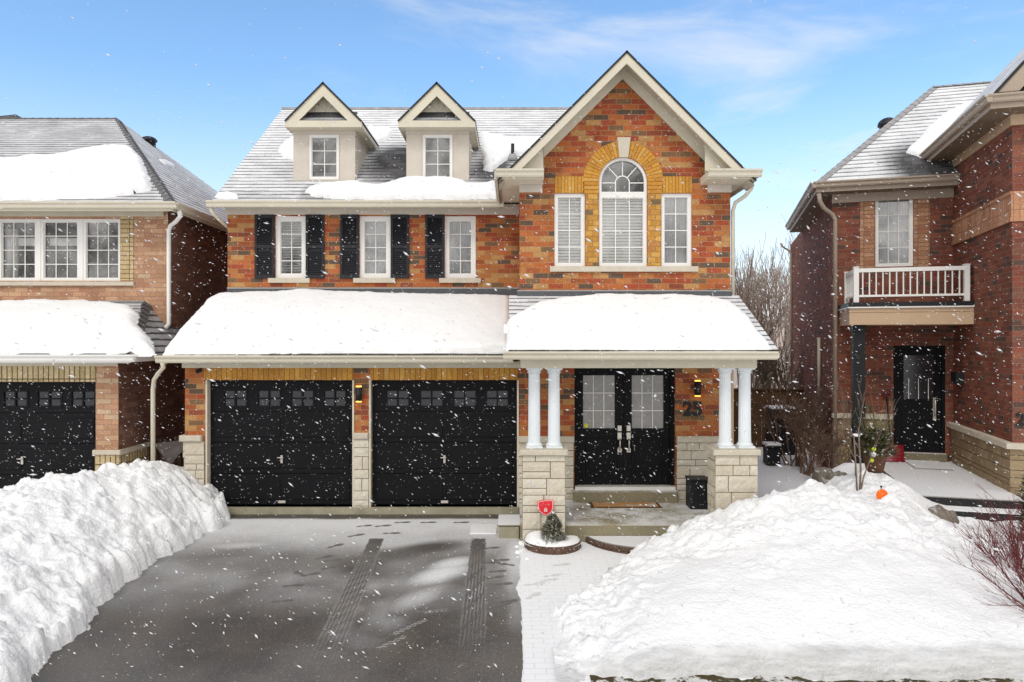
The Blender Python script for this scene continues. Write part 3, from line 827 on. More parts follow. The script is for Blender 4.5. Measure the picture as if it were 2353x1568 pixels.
# ---- eaves of the upper storey
mb = MB(sh); zf = ZA(476.6, DM)
mb.box(XL - .03, bx0, DM - .03, DM - .003, ZA(494, DM), zf); mb.build('frieze', 'stucco', house)
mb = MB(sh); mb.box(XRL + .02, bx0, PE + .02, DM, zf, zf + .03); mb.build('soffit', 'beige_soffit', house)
mb = MB(sh); zg = ZE + .0
mb.box(XRL, bx0 + .1, PE - .005, PE + .02, zf + .005, zg + .02)
gutter(mb, (XRL - .06, PE - .005, zg), (XA(1158, PE), PE - .005, zg), (0, -1, 0)); mb.build('gutter', 'beige_trim', house)
downspout(house, sh, [(XRL - .02, 13.38, zg - .1), (XRL + .02, 13.42, zg - .22), (XRL + .1, 13.6, zg - .34), (XL - .05, 13.95, zg - .4), (XL - .05, 14.1, zg - .5), (XL - .05, 14.1, 3.6)], .033)

# ---- flashing over the lower roofs
mb = MB(sh)
mb.box(XL, bx0, DM - .03, DM - .004, ZA(681, DM), ZA(664, DM)); mb.box(XL, bx0, DM - .036, DM - .004, ZA(664, DM), ZA(661.5, DM), 1)
mb.box(bx0 - .05, XR + .01, DG - .03, DG - .004, ZA(683, DG), ZA(670, DG)); mb.box(bx0 - .05, XR + .01, DG - .036, DG - .004, ZA(670, DG), ZA(667.6, DG), 1)
mb.build('flashing', ['flashing', 'flash_lip'], house)

# ---- garage roof
gE = (11.68, 2.68); gT = (13.8, 3.787); gs = (gT[1] - gE[1]) / (gT[0] - gE[0])
XGL = -5.66
mb = MB(sh); slab_roof(mb, (XGL, gE[0], gE[1]), (.2, gE[0], gE[1]), (.2, gT[0], gT[1]), (XGL, gT[0], gT[1]), 40, 16, .8, .06)
mb.build('garage_roof', ['shingle_heavy', 'pipe_black', 'beige_soffit'], house)
mb = MB(sh)
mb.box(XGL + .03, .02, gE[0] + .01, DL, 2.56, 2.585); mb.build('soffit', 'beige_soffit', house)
mb = MB(sh); mb.box(XL - .03, .14, DL - .05, DL - .003, ZA(845.5, DL), 2.559); mb.build('frieze', 'beige_trim', house)
mb = MB(sh); mb.box(XGL + .01, .02, gE[0] - .01, gE[0] + .012, 2.56, 2.66); gutter(mb, (XGL - .1, gE[0] - .01, 2.665), (.02, gE[0] - .01, 2.665), (0, -1, 0)); mb.build('gutter', 'beige_trim', house)
mb = MB(sh)
mb.extrude([(XGL + .01, gE[0], gE[1] - .065), (XGL + .01, gT[0], gT[1] - .065), (XGL + .01, gT[0], gT[1] - .22), (XGL + .01, gE[0], gE[1] - .16)], (.03, 0, 0)); mb.build('rake_board', 'beige_trim', house)
downspout(house, sh, [(XGL + .0, 11.62, 2.56), (XGL + .0, 11.66, 2.47), (XGL - .16, 11.8, 2.36), (XGL - .27, 11.9, 2.26), (XGL - .30, 11.92, 2.1), (XGL - .30, 11.92, .2)], .036)

# ---- garage door surround
mb = MB(sh); z0_, z1_ = ZA(873, DL), ZA(845.7, DL)
mb.box(XA(470, DL), gd1[1], DL - .014, DL + .05, z0_, z1_); mb.box(gd2[0], XA(1189, DL), DL - .014, DL + .05, z0_, z1_)
mb.build('lintel', 'gold_soldier_brick', house)
ww = [(XA(a * .38415 + 357.6, DL), XA(b * .38415 + 357.6, DL)) for a, b in ((387, 531), (591, 735), (792, 935), (990, 1130))]
wz_ = (ZA(936, DL), ZA(898, DL))
d1 = garage_door(house, sh, gd1[0] + .02, gd1[1] - .015, gz[0] + .01, gz[1] - .003, DL + .1, 4, wz_, [(a + .02, b) for a, b in ww])
off_ = gd2[0] - gd1[0] + .01
d2 = garage_door(house, sh, gd2[0] + .02, gd2[1] - .015, gz[0] + .01, gz[1] - .003, DL + .1, 4, wz_, [(a + off_ + .02, b + off_) for a, b in ww])
for g in (gd1, gd2):
    for a in (g[0] - .012, g[1] - .014): mb = MB(sh); mb.box(a, a + .028, DL - .02, DL + .12, gz[0], gz[1]); mb.build('door_jamb', 'beige_trim', house)

mb = MB(sh); mb.box(XA(470, DL), XA(1192, DL), DL - .06, DL + .2, -.12, gz[0]); mb.build('threshold', 'concrete', house)

# ---- stone base of the piers and of the entry wall
zcap0, zcap1 = ZA(1014, DL), ZA(1000, DL)
for a, b, zc1 in ((425.5, 471, zcap0), (813.5, 848, ZA(1009, DL)), (1191, 1318, ZA(1017, DL)), (1554, 1676, ZA(1017, DL))):
    mb = MB(sh); a, b = XA(a, DL), XA(b, DL); first = zc1 == zcap0; last = b > 3
    ashlar(mb, (a, DL - .01, -.05), (1, 0, 0), (0, 0, 1), (0, -1, 0), b - a, zc1 + .05, proud=.028, rows=(.1, .15, .21), ws=(.12, .3) if b - a < .5 else (.16, .46))
    if first: ashlar(mb, (XL - .0, 12.9, -.05), (0, -1, 0), (0, 0, 1), (-1, 0, 0), .92, zcap0 + .05, proud=.028)
    if last: ashlar(mb, (XR + .0, 12.0, -.05), (0, 1, 0), (0, 0, 1), (1, 0, 0), 1.5, zcap0, proud=.028)
    mb.build('stone_base', ['cream_stone', 'mortar'], house)
for a, b, za, zb_, dd in ((416, 466.5, 1014, 1000, .09), (812.5, 847.5, 1009, 994.5, .07), (1192, 1319, 1017, 1002, .07), (1554, 1677, 1017, 1002, .07)):
    mb = MB(sh); mb.bbox(XA(a, DL), XA(b, DL), DL - dd, DL - .002, ZA(za, DL), ZA(zb_, DL), .015)
    if a == 416: mb.bbox(XL - .07, XL - .002, DL - .003, 12.95, zcap0 + .002, zcap1 - .002, .012)
    mb.build('stone_cap', 'stone_cap', house)

# ---- entry doors
mb = MB(sh); fw_ = .07; DE = DL + .1
for q in ((ed[0], ed[0] + fw_, ez[0], ez[1]), (ed[1] - fw_, ed[1], ez[0], ez[1]), (ed[0] + fw_, ed[1] - fw_, ez[1] - .07, ez[1])): mb.box(q[0], q[1], DE - .03, DE + .08, q[2], q[3])
mb.build('door_frame', 'black_door', house)
mid = XA(1436, DL); lz0, lz1 = ez[0] + .03, ez[1] - .075
for (x0, x1), (g0, g1), hx in (((ed[0] + fw_ + .004, mid - .004), (1340, 1413), 1423.5), ((mid + .004, ed[1] - fw_ - .004), (1452, 1525), 1444.5)):
    g0, g1 = XA(g0, DE), XA(g1, DE); q0, q1 = ZA(985, DE), ZA(863, DE)
    mb = MB(sh)
    mb.sheet(rect(x0, x1, lz0, lz1), [rect(g0, g1, q0, q1)], lambda a, z, d: (a, DE + .01 + d, z), .03)
    for px0, px1, pz0, pz1 in ((x0 + .12, x1 - .12, lz0 + .15, q0 - .16),):
        mb.bbox(px0, px1, DE - .004, DE + .01, pz0, pz1, .012); mb.bbox(px0 + .05, px1 - .05, DE - .012, DE - .004, pz0 + .05, pz1 - .05, .01)
    dr = mb.build('front_door', 'black_door', house)
    gl_ = MB(sh); gl_.poly([(a, DE + .03, z) for a, z in rect(g0, g1, q0, q1)])
    for k in (1, 2):
        a = g0 + (g1-g0) * (k / 3 - .01); gl_.box(a - .007, a + .007, DE + .018, DE + .029, q0, q1, 1)
        z = q0 + (q1-q0) * k / 3; gl_.box(g0, g1, DE + .016, DE + .0285, z - .007, z + .007, 1)
    gl_.build('door_glass', ['door_glass', 'white_vinyl'], dr)
    h = MB(sh); hx = XA(hx, DE)
    for za, zb_ in ((991, 978), (1010, 994), (1040, 1030)): h.bbox(hx - .035, hx + .035, DE - .016, DE + .009, ZA(za, DE), ZA(zb_, DE), .005)
    h.tube([(hx, DE - .012, ZA(1008, DE)), (hx, DE - .06, ZA(1012, DE)), (hx, DE - .065, ZA(1022, DE)), (hx, DE - .05, ZA(1033, DE)), (hx, DE - .012, ZA(1036, DE))], .012, 8)
    h.tube([(hx, DE - .03, ZA(984.5, DE)), (hx, DE - .01, ZA(984.5, DE))], .02, 10)
    h.build('handle', 'nickel', dr)
    if hx < mid:
        s_ = MB(sh); cx_, cz_ = XA(1347.5, DE), ZA(979, DE)
        s_.extrude([(cx_ + .036 * math.cos(2*math.pi*k/16), DE + .0265, cz_ + .036 * math.sin(2*math.pi*k/16)) for k in range(16)], (0, -.002, 0)); s_.build('sticker', 'sticker_yellow', dr)
mb = MB(sh); mb.box(ed[0] + .01, ed[1] - .01, DL - .06, DE + .06, ez[0] - .03, ez[0] + .028); mb.build('threshold', 'white_vinyl', house)
mb = MB(sh); mb.bbox(ed[0] - .02, ed[1] + .01, DL - .15, DL + .14, .2, ez[0] - .03, .015); mb.build('door_step', 'porch_concrete', house)

# ---- porch slab, pedestals, columns, beam, roof
DPF = 10.45
mb = MB(sh); mb.bbox(XA(1195, 10.6), XA(1690, 10.9), DPF, DL - .02, -.2, .232, .02)
mb.build('porch_slab', 'porch_concrete', house)
yp0, yp1 = 10.33, 10.78
for a, b in ((1200, 1299), (1644, 1742)):
    x0, x1 = XA(a, yp0), XA(b, yp0); zt_ = ZA(1047, yp0)
    mb = MB(sh); H = zt_ + .16
    ashlar(mb, (x0, yp0 + .025, -.16), (1, 0, 0), (0, 0, 1), (0, -1, 0), x1 - x0, H, proud=.025, rows=(.1, .15, .24), ws=(.15, .42))
    ashlar(mb, (x0 + .02, yp1, -.16), (0, -1, 0), (0, 0, 1), (-1, 0, 0), yp1 - yp0 - .03, H, proud=.02, rows=(.1, .15, .24))
    ashlar(mb, (x1 - .02, yp0 + .03, -.16), (0, 1, 0), (0, 0, 1), (1, 0, 0), yp1 - yp0 - .03, H, proud=.02, rows=(.1, .15, .24))
    mb.box(x0 + .02, x1 - .02, yp0 + .03, yp1, -.16, zt_, 1)
    pd = mb.build('pedestal', ['cream_stone', 'mortar'], house)
    mb = MB(sh); mb.bbox(x0 - .035, x1 + .035, yp0 - .035, yp1 + .03, zt_, ZA(1034, yp0), .012); mb.build('stone_cap', 'stone_cap', pd)
cz0, cz1 = ZA(1033.5, yp0), ZA(846, 10.4)
for px_ in (1227.5, 1273, 1666, 1711):
    xc = XA(px_, 10.55); r = .088; H = cz1 - cz0
    mb = MB(sh)
    mb.box(xc - .118, xc + .118, 10.55 - .118, 10.55 + .118, cz0, cz0 + .03); mb.lathe((xc, 10.55, cz0 + .03), [(.115, 0), (.118, .012), (.112, .028), (.1, .035), (r + .004, .05)], 32)
    mb.lathe((xc, 10.55, cz0 + .08), [(r + .003, 0), (r, .1), (r * .97, H * .5), (r * .93, H - .16)], 40, 0, False, .045)
    mb.lathe((xc, 10.55, cz1 - .085), [(r * .95, 0), (.1, .01), (.1, .02), (.092, .025), (.104, .05), (.112, .06)], 32); mb.box(xc - .118, xc + .118, 10.55 - .118, 10.55 + .118, cz1 - .025, cz1 - .001)
    mb.build('column', 'column_white', house)
bx_l, bx_r = XA(1197, 10.35), XA(1740, 10.35)
mb = MB(sh); bz1 = ZA(819, 10.35)
mb.box(bx_l, bx_r, 10.36, 10.74, cz1, bz1); mb.box(bx_l, bx_l + .3, 10.74, DL - .01, cz1 + .002, bz1 - .002); mb.box(bx_r - .3, bx_r, 10.74, DL - .01, cz1 + .002, bz1 - .002)
mb.build('porch_beam', 'beige_trim', house)
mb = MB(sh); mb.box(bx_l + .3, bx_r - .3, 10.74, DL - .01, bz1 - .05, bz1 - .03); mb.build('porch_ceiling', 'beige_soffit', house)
pE = (10.1, 2.77); pT = (11.9, 3.655); ps = (pT[1] - pE[1]) / (pT[0] - pE[0])
XPL, XPR = -.05, 3.755
mb = MB(sh); slab_roof(mb, (XPL, pE[0], pE[1]), (XPR, pE[0], pE[1]), (XPR, pT[0], pT[1]), (XPL, pT[0], pT[1]), 30, 16, .78, .06)
mb.build('porch_roof', ['shingle_heavy', 'pipe_black', 'beige_soffit'], house)
mb = MB(sh); mb.box(XPL + .02, XPR - .02, 10.11, 10.36, bz1 - .02, bz1)
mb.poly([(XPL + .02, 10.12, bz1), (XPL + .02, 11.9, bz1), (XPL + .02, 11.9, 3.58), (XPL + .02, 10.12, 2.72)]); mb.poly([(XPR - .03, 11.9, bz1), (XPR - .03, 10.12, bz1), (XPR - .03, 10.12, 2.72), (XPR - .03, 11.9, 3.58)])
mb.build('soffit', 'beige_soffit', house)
mb = MB(sh); mb.box(XPL, XPR, 10.08, 10.11, bz1 - .02, 2.73); gutter(mb, (XA(1156, 10.0), 10.08, 2.755), (XA(1788, 10.0), 10.08, 2.755), (0, -1, 0), 0, .95); mb.build('gutter', 'beige_trim', house)
downspout(house, sh, [(XR + .04, 11.97, 2.6), (XR + .04, 11.97, .2)], .034, 'tan_board')

# ---- small fittings
text_part('house_number', '25', .32, .012, 'black_plastic', house, (XA(1591, DL) - HB.x, DL - .016 - HB.y, ZA(941, DL)), offset=.012)
for px_, py_, s in ((826.5, 905, 1.0), (1600.5, 892, 1.0)):
    x, z, d = XA(px_, DL), ZA(py_, DL), DL
    mb = MB(sh); mb.tube([(x, d - .075, z - .115), (x, d - .075, z + .115)], .052, 16); mb.box(x - .03, x + .03, d - .03, d - .002, z - .07, z + .07); mb.box(x - .012, x + .012, d - .07, d - .03, z - .02, z + .02)
    lt = mb.build('wall_lantern', 'black_plastic', house)
    mb = MB(sh); mb.tube([(x, d - .075, z + .1151), (x, d - .075, z + .135)], .048, 16); mb.tube([(x, d - .075, z - .135), (x, d - .075, z - .1151)], .048, 16); mb.build('lamp', 'lamp_glow', lt)
x, z = XA(459.5, DL), ZA(853, DL)
mb = MB(sh); mb.box(x - .03, x + .03, DL - .03, DL - .002, z - .01, z + .05); mb.tube([(x, DL - .03, z + .02), (x + .005, DL - .11, z - .005)], .035, 14); mb.tube([(x + .005, DL - .11, z - .005), (x + .006, DL - .125, z - .01)], [.03, .022], 14, 0)
mb.build('security_camera', 'black_plastic', house)

# ---- dormers
def dormer(cxp, xa, xb, wx0, wx1):
    D0 = 14.14; x0, x1 = XA(xa, D0), XA(xb, D0); zt_ = ZA(292, D0); zb_ = roof_z(D0) - .08
    Db = PE + (zt_ + .2 - ZE) / .74 + .3
    wz = (ZA(412.1, D0), ZA(310.3, D0)); wx = (XA(wx0, D0), XA(wx1, D0))
    mb = MB(sh)
    mb.sheet(rect(x0, x1, zb_, zt_), [rect(wx[0], wx[1], *wz)], lambda a, z, d: (a, D0 + d, z), .08)
    mb.poly([(x0, Db, zb_), (x0, D0, zb_), (x0, D0, zt_), (x0, Db, zt_)]); mb.poly([(x1, D0, zb_), (x1, Db, zb_), (x1, Db, zt_), (x1, D0, zt_)])
    # trim boards: head band and window casing
    zb2 = ZA(309, D0)
    mb.box(x0 - .008, x1 + .008, D0 - .018, D0 - .002, zb2, zt_); mb.box(x1 + .002, x1 + .016, D0, D0 + 1.0, zb2, zt_); mb.box(x0 - .016, x0 - .002, D0, D0 + 1.0, zb2, zt_)
    mb.box(wx[0] - .012, wx[0], D0 - .01, D0 - .002, zb_, zb2); mb.box(wx[1], wx[1] + .012, D0 - .01, D0 - .002, zb_, zb2)
    d = mb.build('dormer', 'stucco', house)
    window(d, sh, wx[0], wx[1], wz[0], wz[1], D0, 2, 3, .045, .016, None, None, recess=.0, dark=.3)
    # pediment
    Df = 13.86; xc = XA(cxp, Df); zp = ZA(188.3, Df); hx0, hx1 = XA(xa - 20.5, Df), XA(xb + 16, Df); ze = ZA(277.5, Df)
    Dk = PE + (zp - ZE) / .74 + .2
    mb = MB(sh)
    slab_roof(mb, (hx0, Dk, ze), (hx0, Df - .02, ze), (xc, Df - .02, zp), (xc, Dk, zp), 10, 8, .75, .04)
    slab_roof(mb, (hx1, Df - .02, ze), (hx1, Dk, ze), (xc, Dk, zp), (xc, Df - .02, zp), 10, 8, .75, .04)
    mb.build('dormer_roof', ['shingle', 'pipe_black', 'beige_soffit'], d)
    mb = MB(sh); wv = .225; sl0 = (zp - ze) / (xc - hx0); sl1 = (zp - ze) / (hx1 - xc); zh0, zh1 = ZA(292.5, Df), ZA(277.2, Df)
    for sg, slp in ((-1, sl0), (1, sl1)):
        La, Lb = (zp - .05 - zh1) / slp, (zp - .05 - wv - zh1) / slp
        q = [(xc, zp - .05), (xc + sg * La, zh1), (xc + sg * Lb, zh1), (xc, zp - .05 - wv)]
        if sg > 0: q = q[::-1]
        mb.extrude([(x, Df + .03, z) for x, z in q][::-1], (0, -.03, 0))
    mb.box(hx0 + .01, hx1 - .01, Df - .003, Df + .03, zh0, zh1); mb.box(hx0 + .03, hx1 - .03, Df + .03, D0, zh0 + .01, zh0 + .03)
    # side fascias and soffits run back to the roof
    for xa_, xb_ in ((hx0 + .01, hx0 + .03), (hx1 - .03, hx1 - .01)): mb.box(xa_, xb_, Df + .03, Dk - .6, ze - .13, ze - .045)
    mb.box(hx0 + .03, x0, D0, Dk - .5, zh0 + .01, zh0 + .03); mb.box(x1, hx1 - .03, D0, Dk - .5, zh0 + .01, zh0 + .03)
    mb.build('rake_board', 'beige_trim', d)
    # recessed tympanum with lattice trim, and the little skirt roof under it
    Dt = Df + .24; tz0, tz1 = ZA(257.5, Dt), ZA(214.5, Dt) + .05; mb = MB(sh)
    hw = (hx1 - hx0) / 2
    mb.poly([(xc - hw, Dt, zh1 - .05), (xc + hw, Dt, zh1 - .05), (xc, Dt, zp - .05)])
    mb.box(xc - .012, xc + .012, Dt - .02, Dt - .001, tz0, tz1); mb.box(xc - .4, xc + .4, Dt - .02, Dt - .0015, tz0 - .01, tz0 + .014)
    for sg in (-1, 1):
        for a0, b0, a1, b1 in ((.27, 0, .015, .27), (.15, .14, .015, .015)):
            dx, dz = a1 - a0, b1 - b0; ln = math.hypot(dx, dz); ox, oz = -dz / ln * .011, dx / ln * .011
            q = [(xc + sg * (a0 + ox), tz0 + b0 + oz), (xc + sg * (a1 + ox), tz0 + b1 + oz), (xc + sg * (a1 - ox), tz0 + b1 - oz), (xc + sg * (a0 - ox), tz0 + b0 - oz)]
            mb.extrude([(x, Dt - .001, z) for x, z in q], (0, -.016, 0))
    mb.build('tympanum', 'beige_trim', d)
    mb = MB(sh); mb.grid((xc - .62, Df + .03, zh1 + .002), (xc + .62, Df + .03, zh1 + .002), (xc + .62, Dt, tz0), (xc - .62, Dt, tz0), 12, 4, lambda p: .42 if p.y < Df + .11 else -.2)
    mb.build('skirt_roof', 'shingle', d)
dormer(742.2, 674, 816.1, 710.3, 778.8)
dormer(1003.4, 933.8, 1077.3, 971.4, 1039.6)
# ================================================================== LEFT HOUSE
LB = Vector((-9.5, 12.1, 0)); sh = LB
lh = empty('brick_house', LB, 0, 'pale pink and cream brick house with a triple window, at the left edge', 'house', 'brick houses along the street')
LG, LU = 12.1, 13.9
lx1 = XA(272, LG); lxu = XA(385.5, LU); lx0 = -13.5
# garage level
gdx = (-9.6, XA(220, LG)); gdz = (.1, ZA(878, LG))
mb = MB(sh)
mb.sheet(rect(lx0, lx1, -.1, 2.8), [rect(gdx[0], gdx[1], gdz[0], gdz[1])], lambda a, z, d: (a, LG + d, z), .18)
mb.sheet([(lx0, 2.9), (lxu, 2.9), (lxu, 5.45), (lx0, 5.45)], [rect(-11.2, XA(276, LU), ZA(645.5, LU), ZA(503, LU))], lambda a, z, d: (a, LU + d, z), .12)
mb.build('wall', 'pink_brick', lh)
mb = MB(sh); mb.poly([(lx1, LG, -.1), (lx1, 24, -.1), (lx1, 24, 2.9), (lx1, LG, 2.7)]); mb.build('side_wall', 'shaded_side_brick', lh)
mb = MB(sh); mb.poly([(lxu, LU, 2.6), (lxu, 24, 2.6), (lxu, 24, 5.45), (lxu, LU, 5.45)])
mb.build('side_wall', 'shaded_side_brick', lh)
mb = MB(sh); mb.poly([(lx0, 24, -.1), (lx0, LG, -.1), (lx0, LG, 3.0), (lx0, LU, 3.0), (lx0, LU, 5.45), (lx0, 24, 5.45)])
mb.build('side_wall', 'shaded_side_brick', lh)
# cream brick trim
mb = MB(sh); mb.box(-9.9, gdx[1], LG - .014, LG + .04, gdz[1] + .004, ZA(841.3, LG)); mb.build('lintel', 'cream_soldier_brick', lh)
mb = MB(sh); mb.box(XA(277, LU), XA(307, LU), LU - .012, LU + .03, ZA(645, LU), ZA(498, LU)); mb.build('brick_quoin', 'cream_stack_brick', lh)
mb = MB(sh); mb.box(gdx[1] - .005, lx1 + .03, LG - .03, LG - .002, -.1, ZA(1045, LG)); mb.box(lx1 + .002, lx1 + .03, LG - .002, LG + .95, -.1, ZA(1045, LG)); mb.build('brick_base', 'cream_soldier_brick', lh)
mb = MB(sh); z0_, z1_ = ZA(1045, LG), ZA(1033.8, LG); mb.bbox(gdx[1] - .03, lx1 + .06, LG - .06, LG - .001, z0_, z1_, .01); mb.box(lx1 + .002, lx1 + .06, LG - .001, LG + .95, z0_, z1_ - .001); mb.build('stone_cap', 'stone_cap', lh)
# windows
for (a, b), bl in zip((( -20 , 83.5), (91.5, 181), (189, 275.5)), ('drapes', None, None)):
    a = -8.0 if a < 0 else a
    x0 = XA(a, LU) if a > 0 else XA(83.5, LU) - XA(181, LU) + XA(91.5, LU)
    w = window(lh, sh, x0, XA(b, LU), ZA(645.3, LU), ZA(503.2, LU), LU, 3, 4, .05, .016, bl)
    if b < 190:
        s = MB(sh); zb_ = ZA(562, LU); s.box(x0 + .06, XA(b, LU) - .06, LU + .2, LU + .21, zb_, zb_ + .15); s.build('blind', 'blind_slat', w)
window(lh, sh, -11.2, -10.35, ZA(645.3, LU), ZA(503.2, LU), LU, 3, 4, .05)
mb = MB(sh); mb.box(-11.3, XA(310, LU), LU - .06, LU - .002, ZA(657, LU), ZA(648.2, LU)); mb.build('sill', 'stone_cap', lh)
for a, b in ((XA(83.6, LU), XA(91.4, LU)), (XA(181.1, LU), XA(188.9, LU)), (-10.34, XA(83.5, LU) - XA(181, LU) + XA(91.5, LU) - .002)):
    mb = MB(sh); mb.box(a, b, LU + .02, LU + .1, ZA(645.3, LU), ZA(503.2, LU)); mb.build('mullion', 'white_vinyl', lh)
mb = MB(sh); mb.box(lx0, XA(377, LU), LU - .03, LU - .003, ZA(498, LU), ZA(478, LU)); mb.build('frieze', 'beige_trim', lh)
# hipped roof
A = Vector((XA(397, 13.4), 13.4, ZA(467, 13.4))); yb = 22.5
Rg = Vector((XA(268, 18), 18.0, ZA(272, 18.0)))
Al = Vector((-14.2, 13.4, A.z)); Rl = Vector((-13.2, 18.0, Rg.z))
mb = MB(sh)
def cov_l(p):
    return .60 + .16 * nz(p.x * .6, p.y * .6) - .35 * sstep(.25, -.1, abs((p.x - A.x) / (Rg.x - A.x) - (p.y - A.y) / (Rg.y - A.y)) * 4)
slab_roof(mb, Al, A, Rg, Rl, 60, 30, lambda p: .62)
slab_roof(mb, A, Vector((A.x, yb, A.z)), Rg, Rg, 40, 24, lambda p: .80)
slab_roof(mb, Vector((A.x, yb, A.z)), Vector((-14.2, yb, A.z)), Rl, Rg, 6, 4)
roof = mb.build('roof', ['shingle', 'pipe_black', 'beige_soffit'], lh)
mb = MB(sh)
def vent_dome(mb, p, r, h):
    mb.lathe((p.x, p.y, p.z), [(r * .8, -.15), (r * .8, 0), (r, .01)] + [(r * math.cos(R(a)), .02 + h * math.sin(R(a))) for a in range(0, 90, 15)] + [(.01, h + .02)], 16)
def cap_strip(mb, p, q, w=.12, lift=.02, m=0):
    p, q = Vector(p), Vector(q); d = (q - p).normalized(); s_ = d.cross(Vector((0, 0, 1))).normalized(); n = int((q - p).length / .2)
    for k in range(n):
        a, b = p + (q - p) * (k / n), p + (q - p) * ((k + 1.15) / n); up = Vector((0, 0, lift)); up2 = Vector((0, 0, lift * .35))
        for sg in (-1, 1):
            dr = Vector((0, 0, -w * .62)); i = [a + up, b + up2, b + up2 + s_ * (w * sg) + dr, a + up + s_ * (w * sg) + dr]
            mb.poly(i if sg > 0 else i[::-1], m)
cap_strip(mb, A + Vector((0, 0, .012)), Rg, .12, .018); cap_strip(mb, Rg, Rl, .10, .016)
mb.build('ridge_cap', 'shingle_cap', roof)
# small cross hip and a roof vent beyond the ridge
mb = MB(sh); pk = Vector((XA(36, 19.0), 19.0, ZA(263, 19.0)))
for p, q in (((pk.x - 1.6, 18, pk.z - .55), (pk.x + .75, 18, pk.z - .45)), ((pk.x + .75, 18, pk.z - .45), (pk.x + .75, 20, pk.z - .45)), ((pk.x - 1.6, 20, pk.z - .55), (pk.x - 1.6, 18, pk.z - .55))): mb.poly([p, q, pk])
mb.build('hip_peak', 'shingle_plain', roof)
mb = MB(sh); vb = Rg + (Vector((A.x, yb, A.z)) - Rg) * .13; vent_dome(mb, vb + Vector((.1, -.1, -.06)), .2, .11); mb.build('roof_vent', 'black_plastic', roof)
mb = MB(sh); mb.box(lx0, A.x - .03, 13.42, LU, ZA(477, LU) - .02, ZA(477, LU)); mb.box(lxu, A.x - .02, LU, yb, ZA(477, LU) - .02, ZA(477, LU)); mb.build('soffit', 'beige_soffit', lh)
mb = MB(sh); mb.box(-14.2, A.x, 13.395, 13.42, A.z - .15, A.z - .02); mb.box(A.x - .02, A.x, 13.42, yb, A.z - .15, A.z - .03); gutter(mb, (-14.2, 13.395, A.z + .01), (A.x + .1, 13.395, A.z + .01), (0, -1, 0)); gutter(mb, (A.x, 13.39, A.z + .009), (A.x, yb, A.z + .009), (1, 0, 0)); mb.build('gutter', 'beige_trim', lh)
xq = XA(388.5, 13.85)
downspout(lh, sh, [(XA(417, 13.6), 13.5, ZA(484, 13.5)), (XA(417, 13.6), 13.55, ZA(496, 13.5)), (XA(408, 13.7), 13.65, ZA(508, 13.6)), (XA(393, 13.8), 13.8, ZA(518, 13.8)), (xq, 13.84, ZA(530, 13.85)), (xq, 13.84, ZA(745, 13.85)), (xq - .03, 13.75, ZA(756, 13.85))], .042, 'white_vinyl')
# skirt roof over the garage
E0 = Vector((XA(299, 11.7), 11.7, ZA(815, 11.7))); Ht = Vector((XA(333, LU), LU, ZA(694, LU)))
mb = MB(sh)
slab_roof(mb, (-14, 11.7, E0.z), E0, Ht, (-14, LU, Ht.z), 30, 14, lambda p: .55, .05)
sx = (Ht.z - E0.z) / (E0.x - Ht.x); wz_ = E0.z + (E0.x - lxu) * sx
slab_roof(mb, E0, (E0.x, 15.2, E0.z), (lxu - .0, 15.2, wz_), Ht, 14, 10, lambda p: .42, .05)
rs = mb.build('skirt_roof', ['shingle_heavy', 'pipe_black', 'beige_soffit'], lh)
mb = MB(sh); cap_strip(mb, E0 + Vector((0, 0, .01)), Ht, .12, .03); mb.build('ridge_cap', 'shingle_plain', rs)
mb = MB(sh); mb.box(-13.5, XA(333, LU), LU - .03, LU - .003, ZA(706, LU), ZA(694, LU)); mb.box(-13.5, XA(333, LU), LU - .036, LU - .003, ZA(694, LU), ZA(691.6, LU), 1); mb.build('flashing', ['flashing', 'flash_lip'], lh)
mb = MB(sh); mb.box(-13.9, E0.x - .02, 11.72, LG, ZA(829, LG) - .02, ZA(829, LG)); mb.box(lx1, E0.x - .02, LG, 15.2, ZA(829, LG) - .02, ZA(829, LG)); mb.build('soffit', 'beige_soffit', lh)
mb = MB(sh); mb.box(-13.5, lx1 + .0, LG - .03, LG - .003, ZA(841.3, LG), ZA(829, LG) - .021); mb.build('frieze', 'beige_trim', lh)
mb = MB(sh); gutter(mb, (-14, 11.69, E0.z), (E0.x + .1, 11.69, E0.z), (0, -1, 0)); gutter(mb, (E0.x, 11.68, E0.z - .001), (E0.x, 15.2, E0.z - .001), (1, 0, 0)); mb.box(-14, E0.x, 11.69, 11.72, E0.z - .14, E0.z - .03); mb.build('gutter', 'white_vinyl', lh)
gw = [(XA(a, LG), XA(b, LG)) for a, b in ((-2, 54), (76.6, 132.3), (155, 210.7))]
garage_door(lh, sh, gdx[0] + .01, gdx[1] - .01, gdz[0], gdz[1] - .003, LG + .1, 3, (ZA(936, LG), ZA(899.8, LG)), gw)

# ================================================================== RIGHT HOUSE (turned towards the bend of the street)
TH = R(16); RH = Frame(6.70, 15.02, -TH)
rh = empty('brick_house', (6.70, 15.02, 0), -TH, 'dark red brick house with a small white balcony over its front door', 'house', 'brick houses along the street')
UW, VW = 2.24, -3.0
def at(px, py, ax, val): return RH.at(px, py, ax, val)
ez_ = at(1885, 420, 1, -.33).z; zso = ez_ - .2
wx0, wx1 = at(2011.4, 500, 1, 0).x, at(2098.8, 500, 1, 0).x; wz0_, wz1_ = at(2050, 612.9, 1, 0).z, at(2050, 449, 1, 0).z
dx0, dx1 = at(2053, 900, 1, 0).x, at(2172, 900, 1, 0).x; dz0, dz1 = at(2110, 1040, 1, 0).z, at(2110, 794.5, 1, 0).z
cap_a, cap_b = at(2174.5, 962, 1, 0).z, at(2310.6, 1014.5, 0, UW - .08).z
zcapR = (at(2180, 964, 0, UW).z + at(2305, 1013, 0, UW).z) / 2
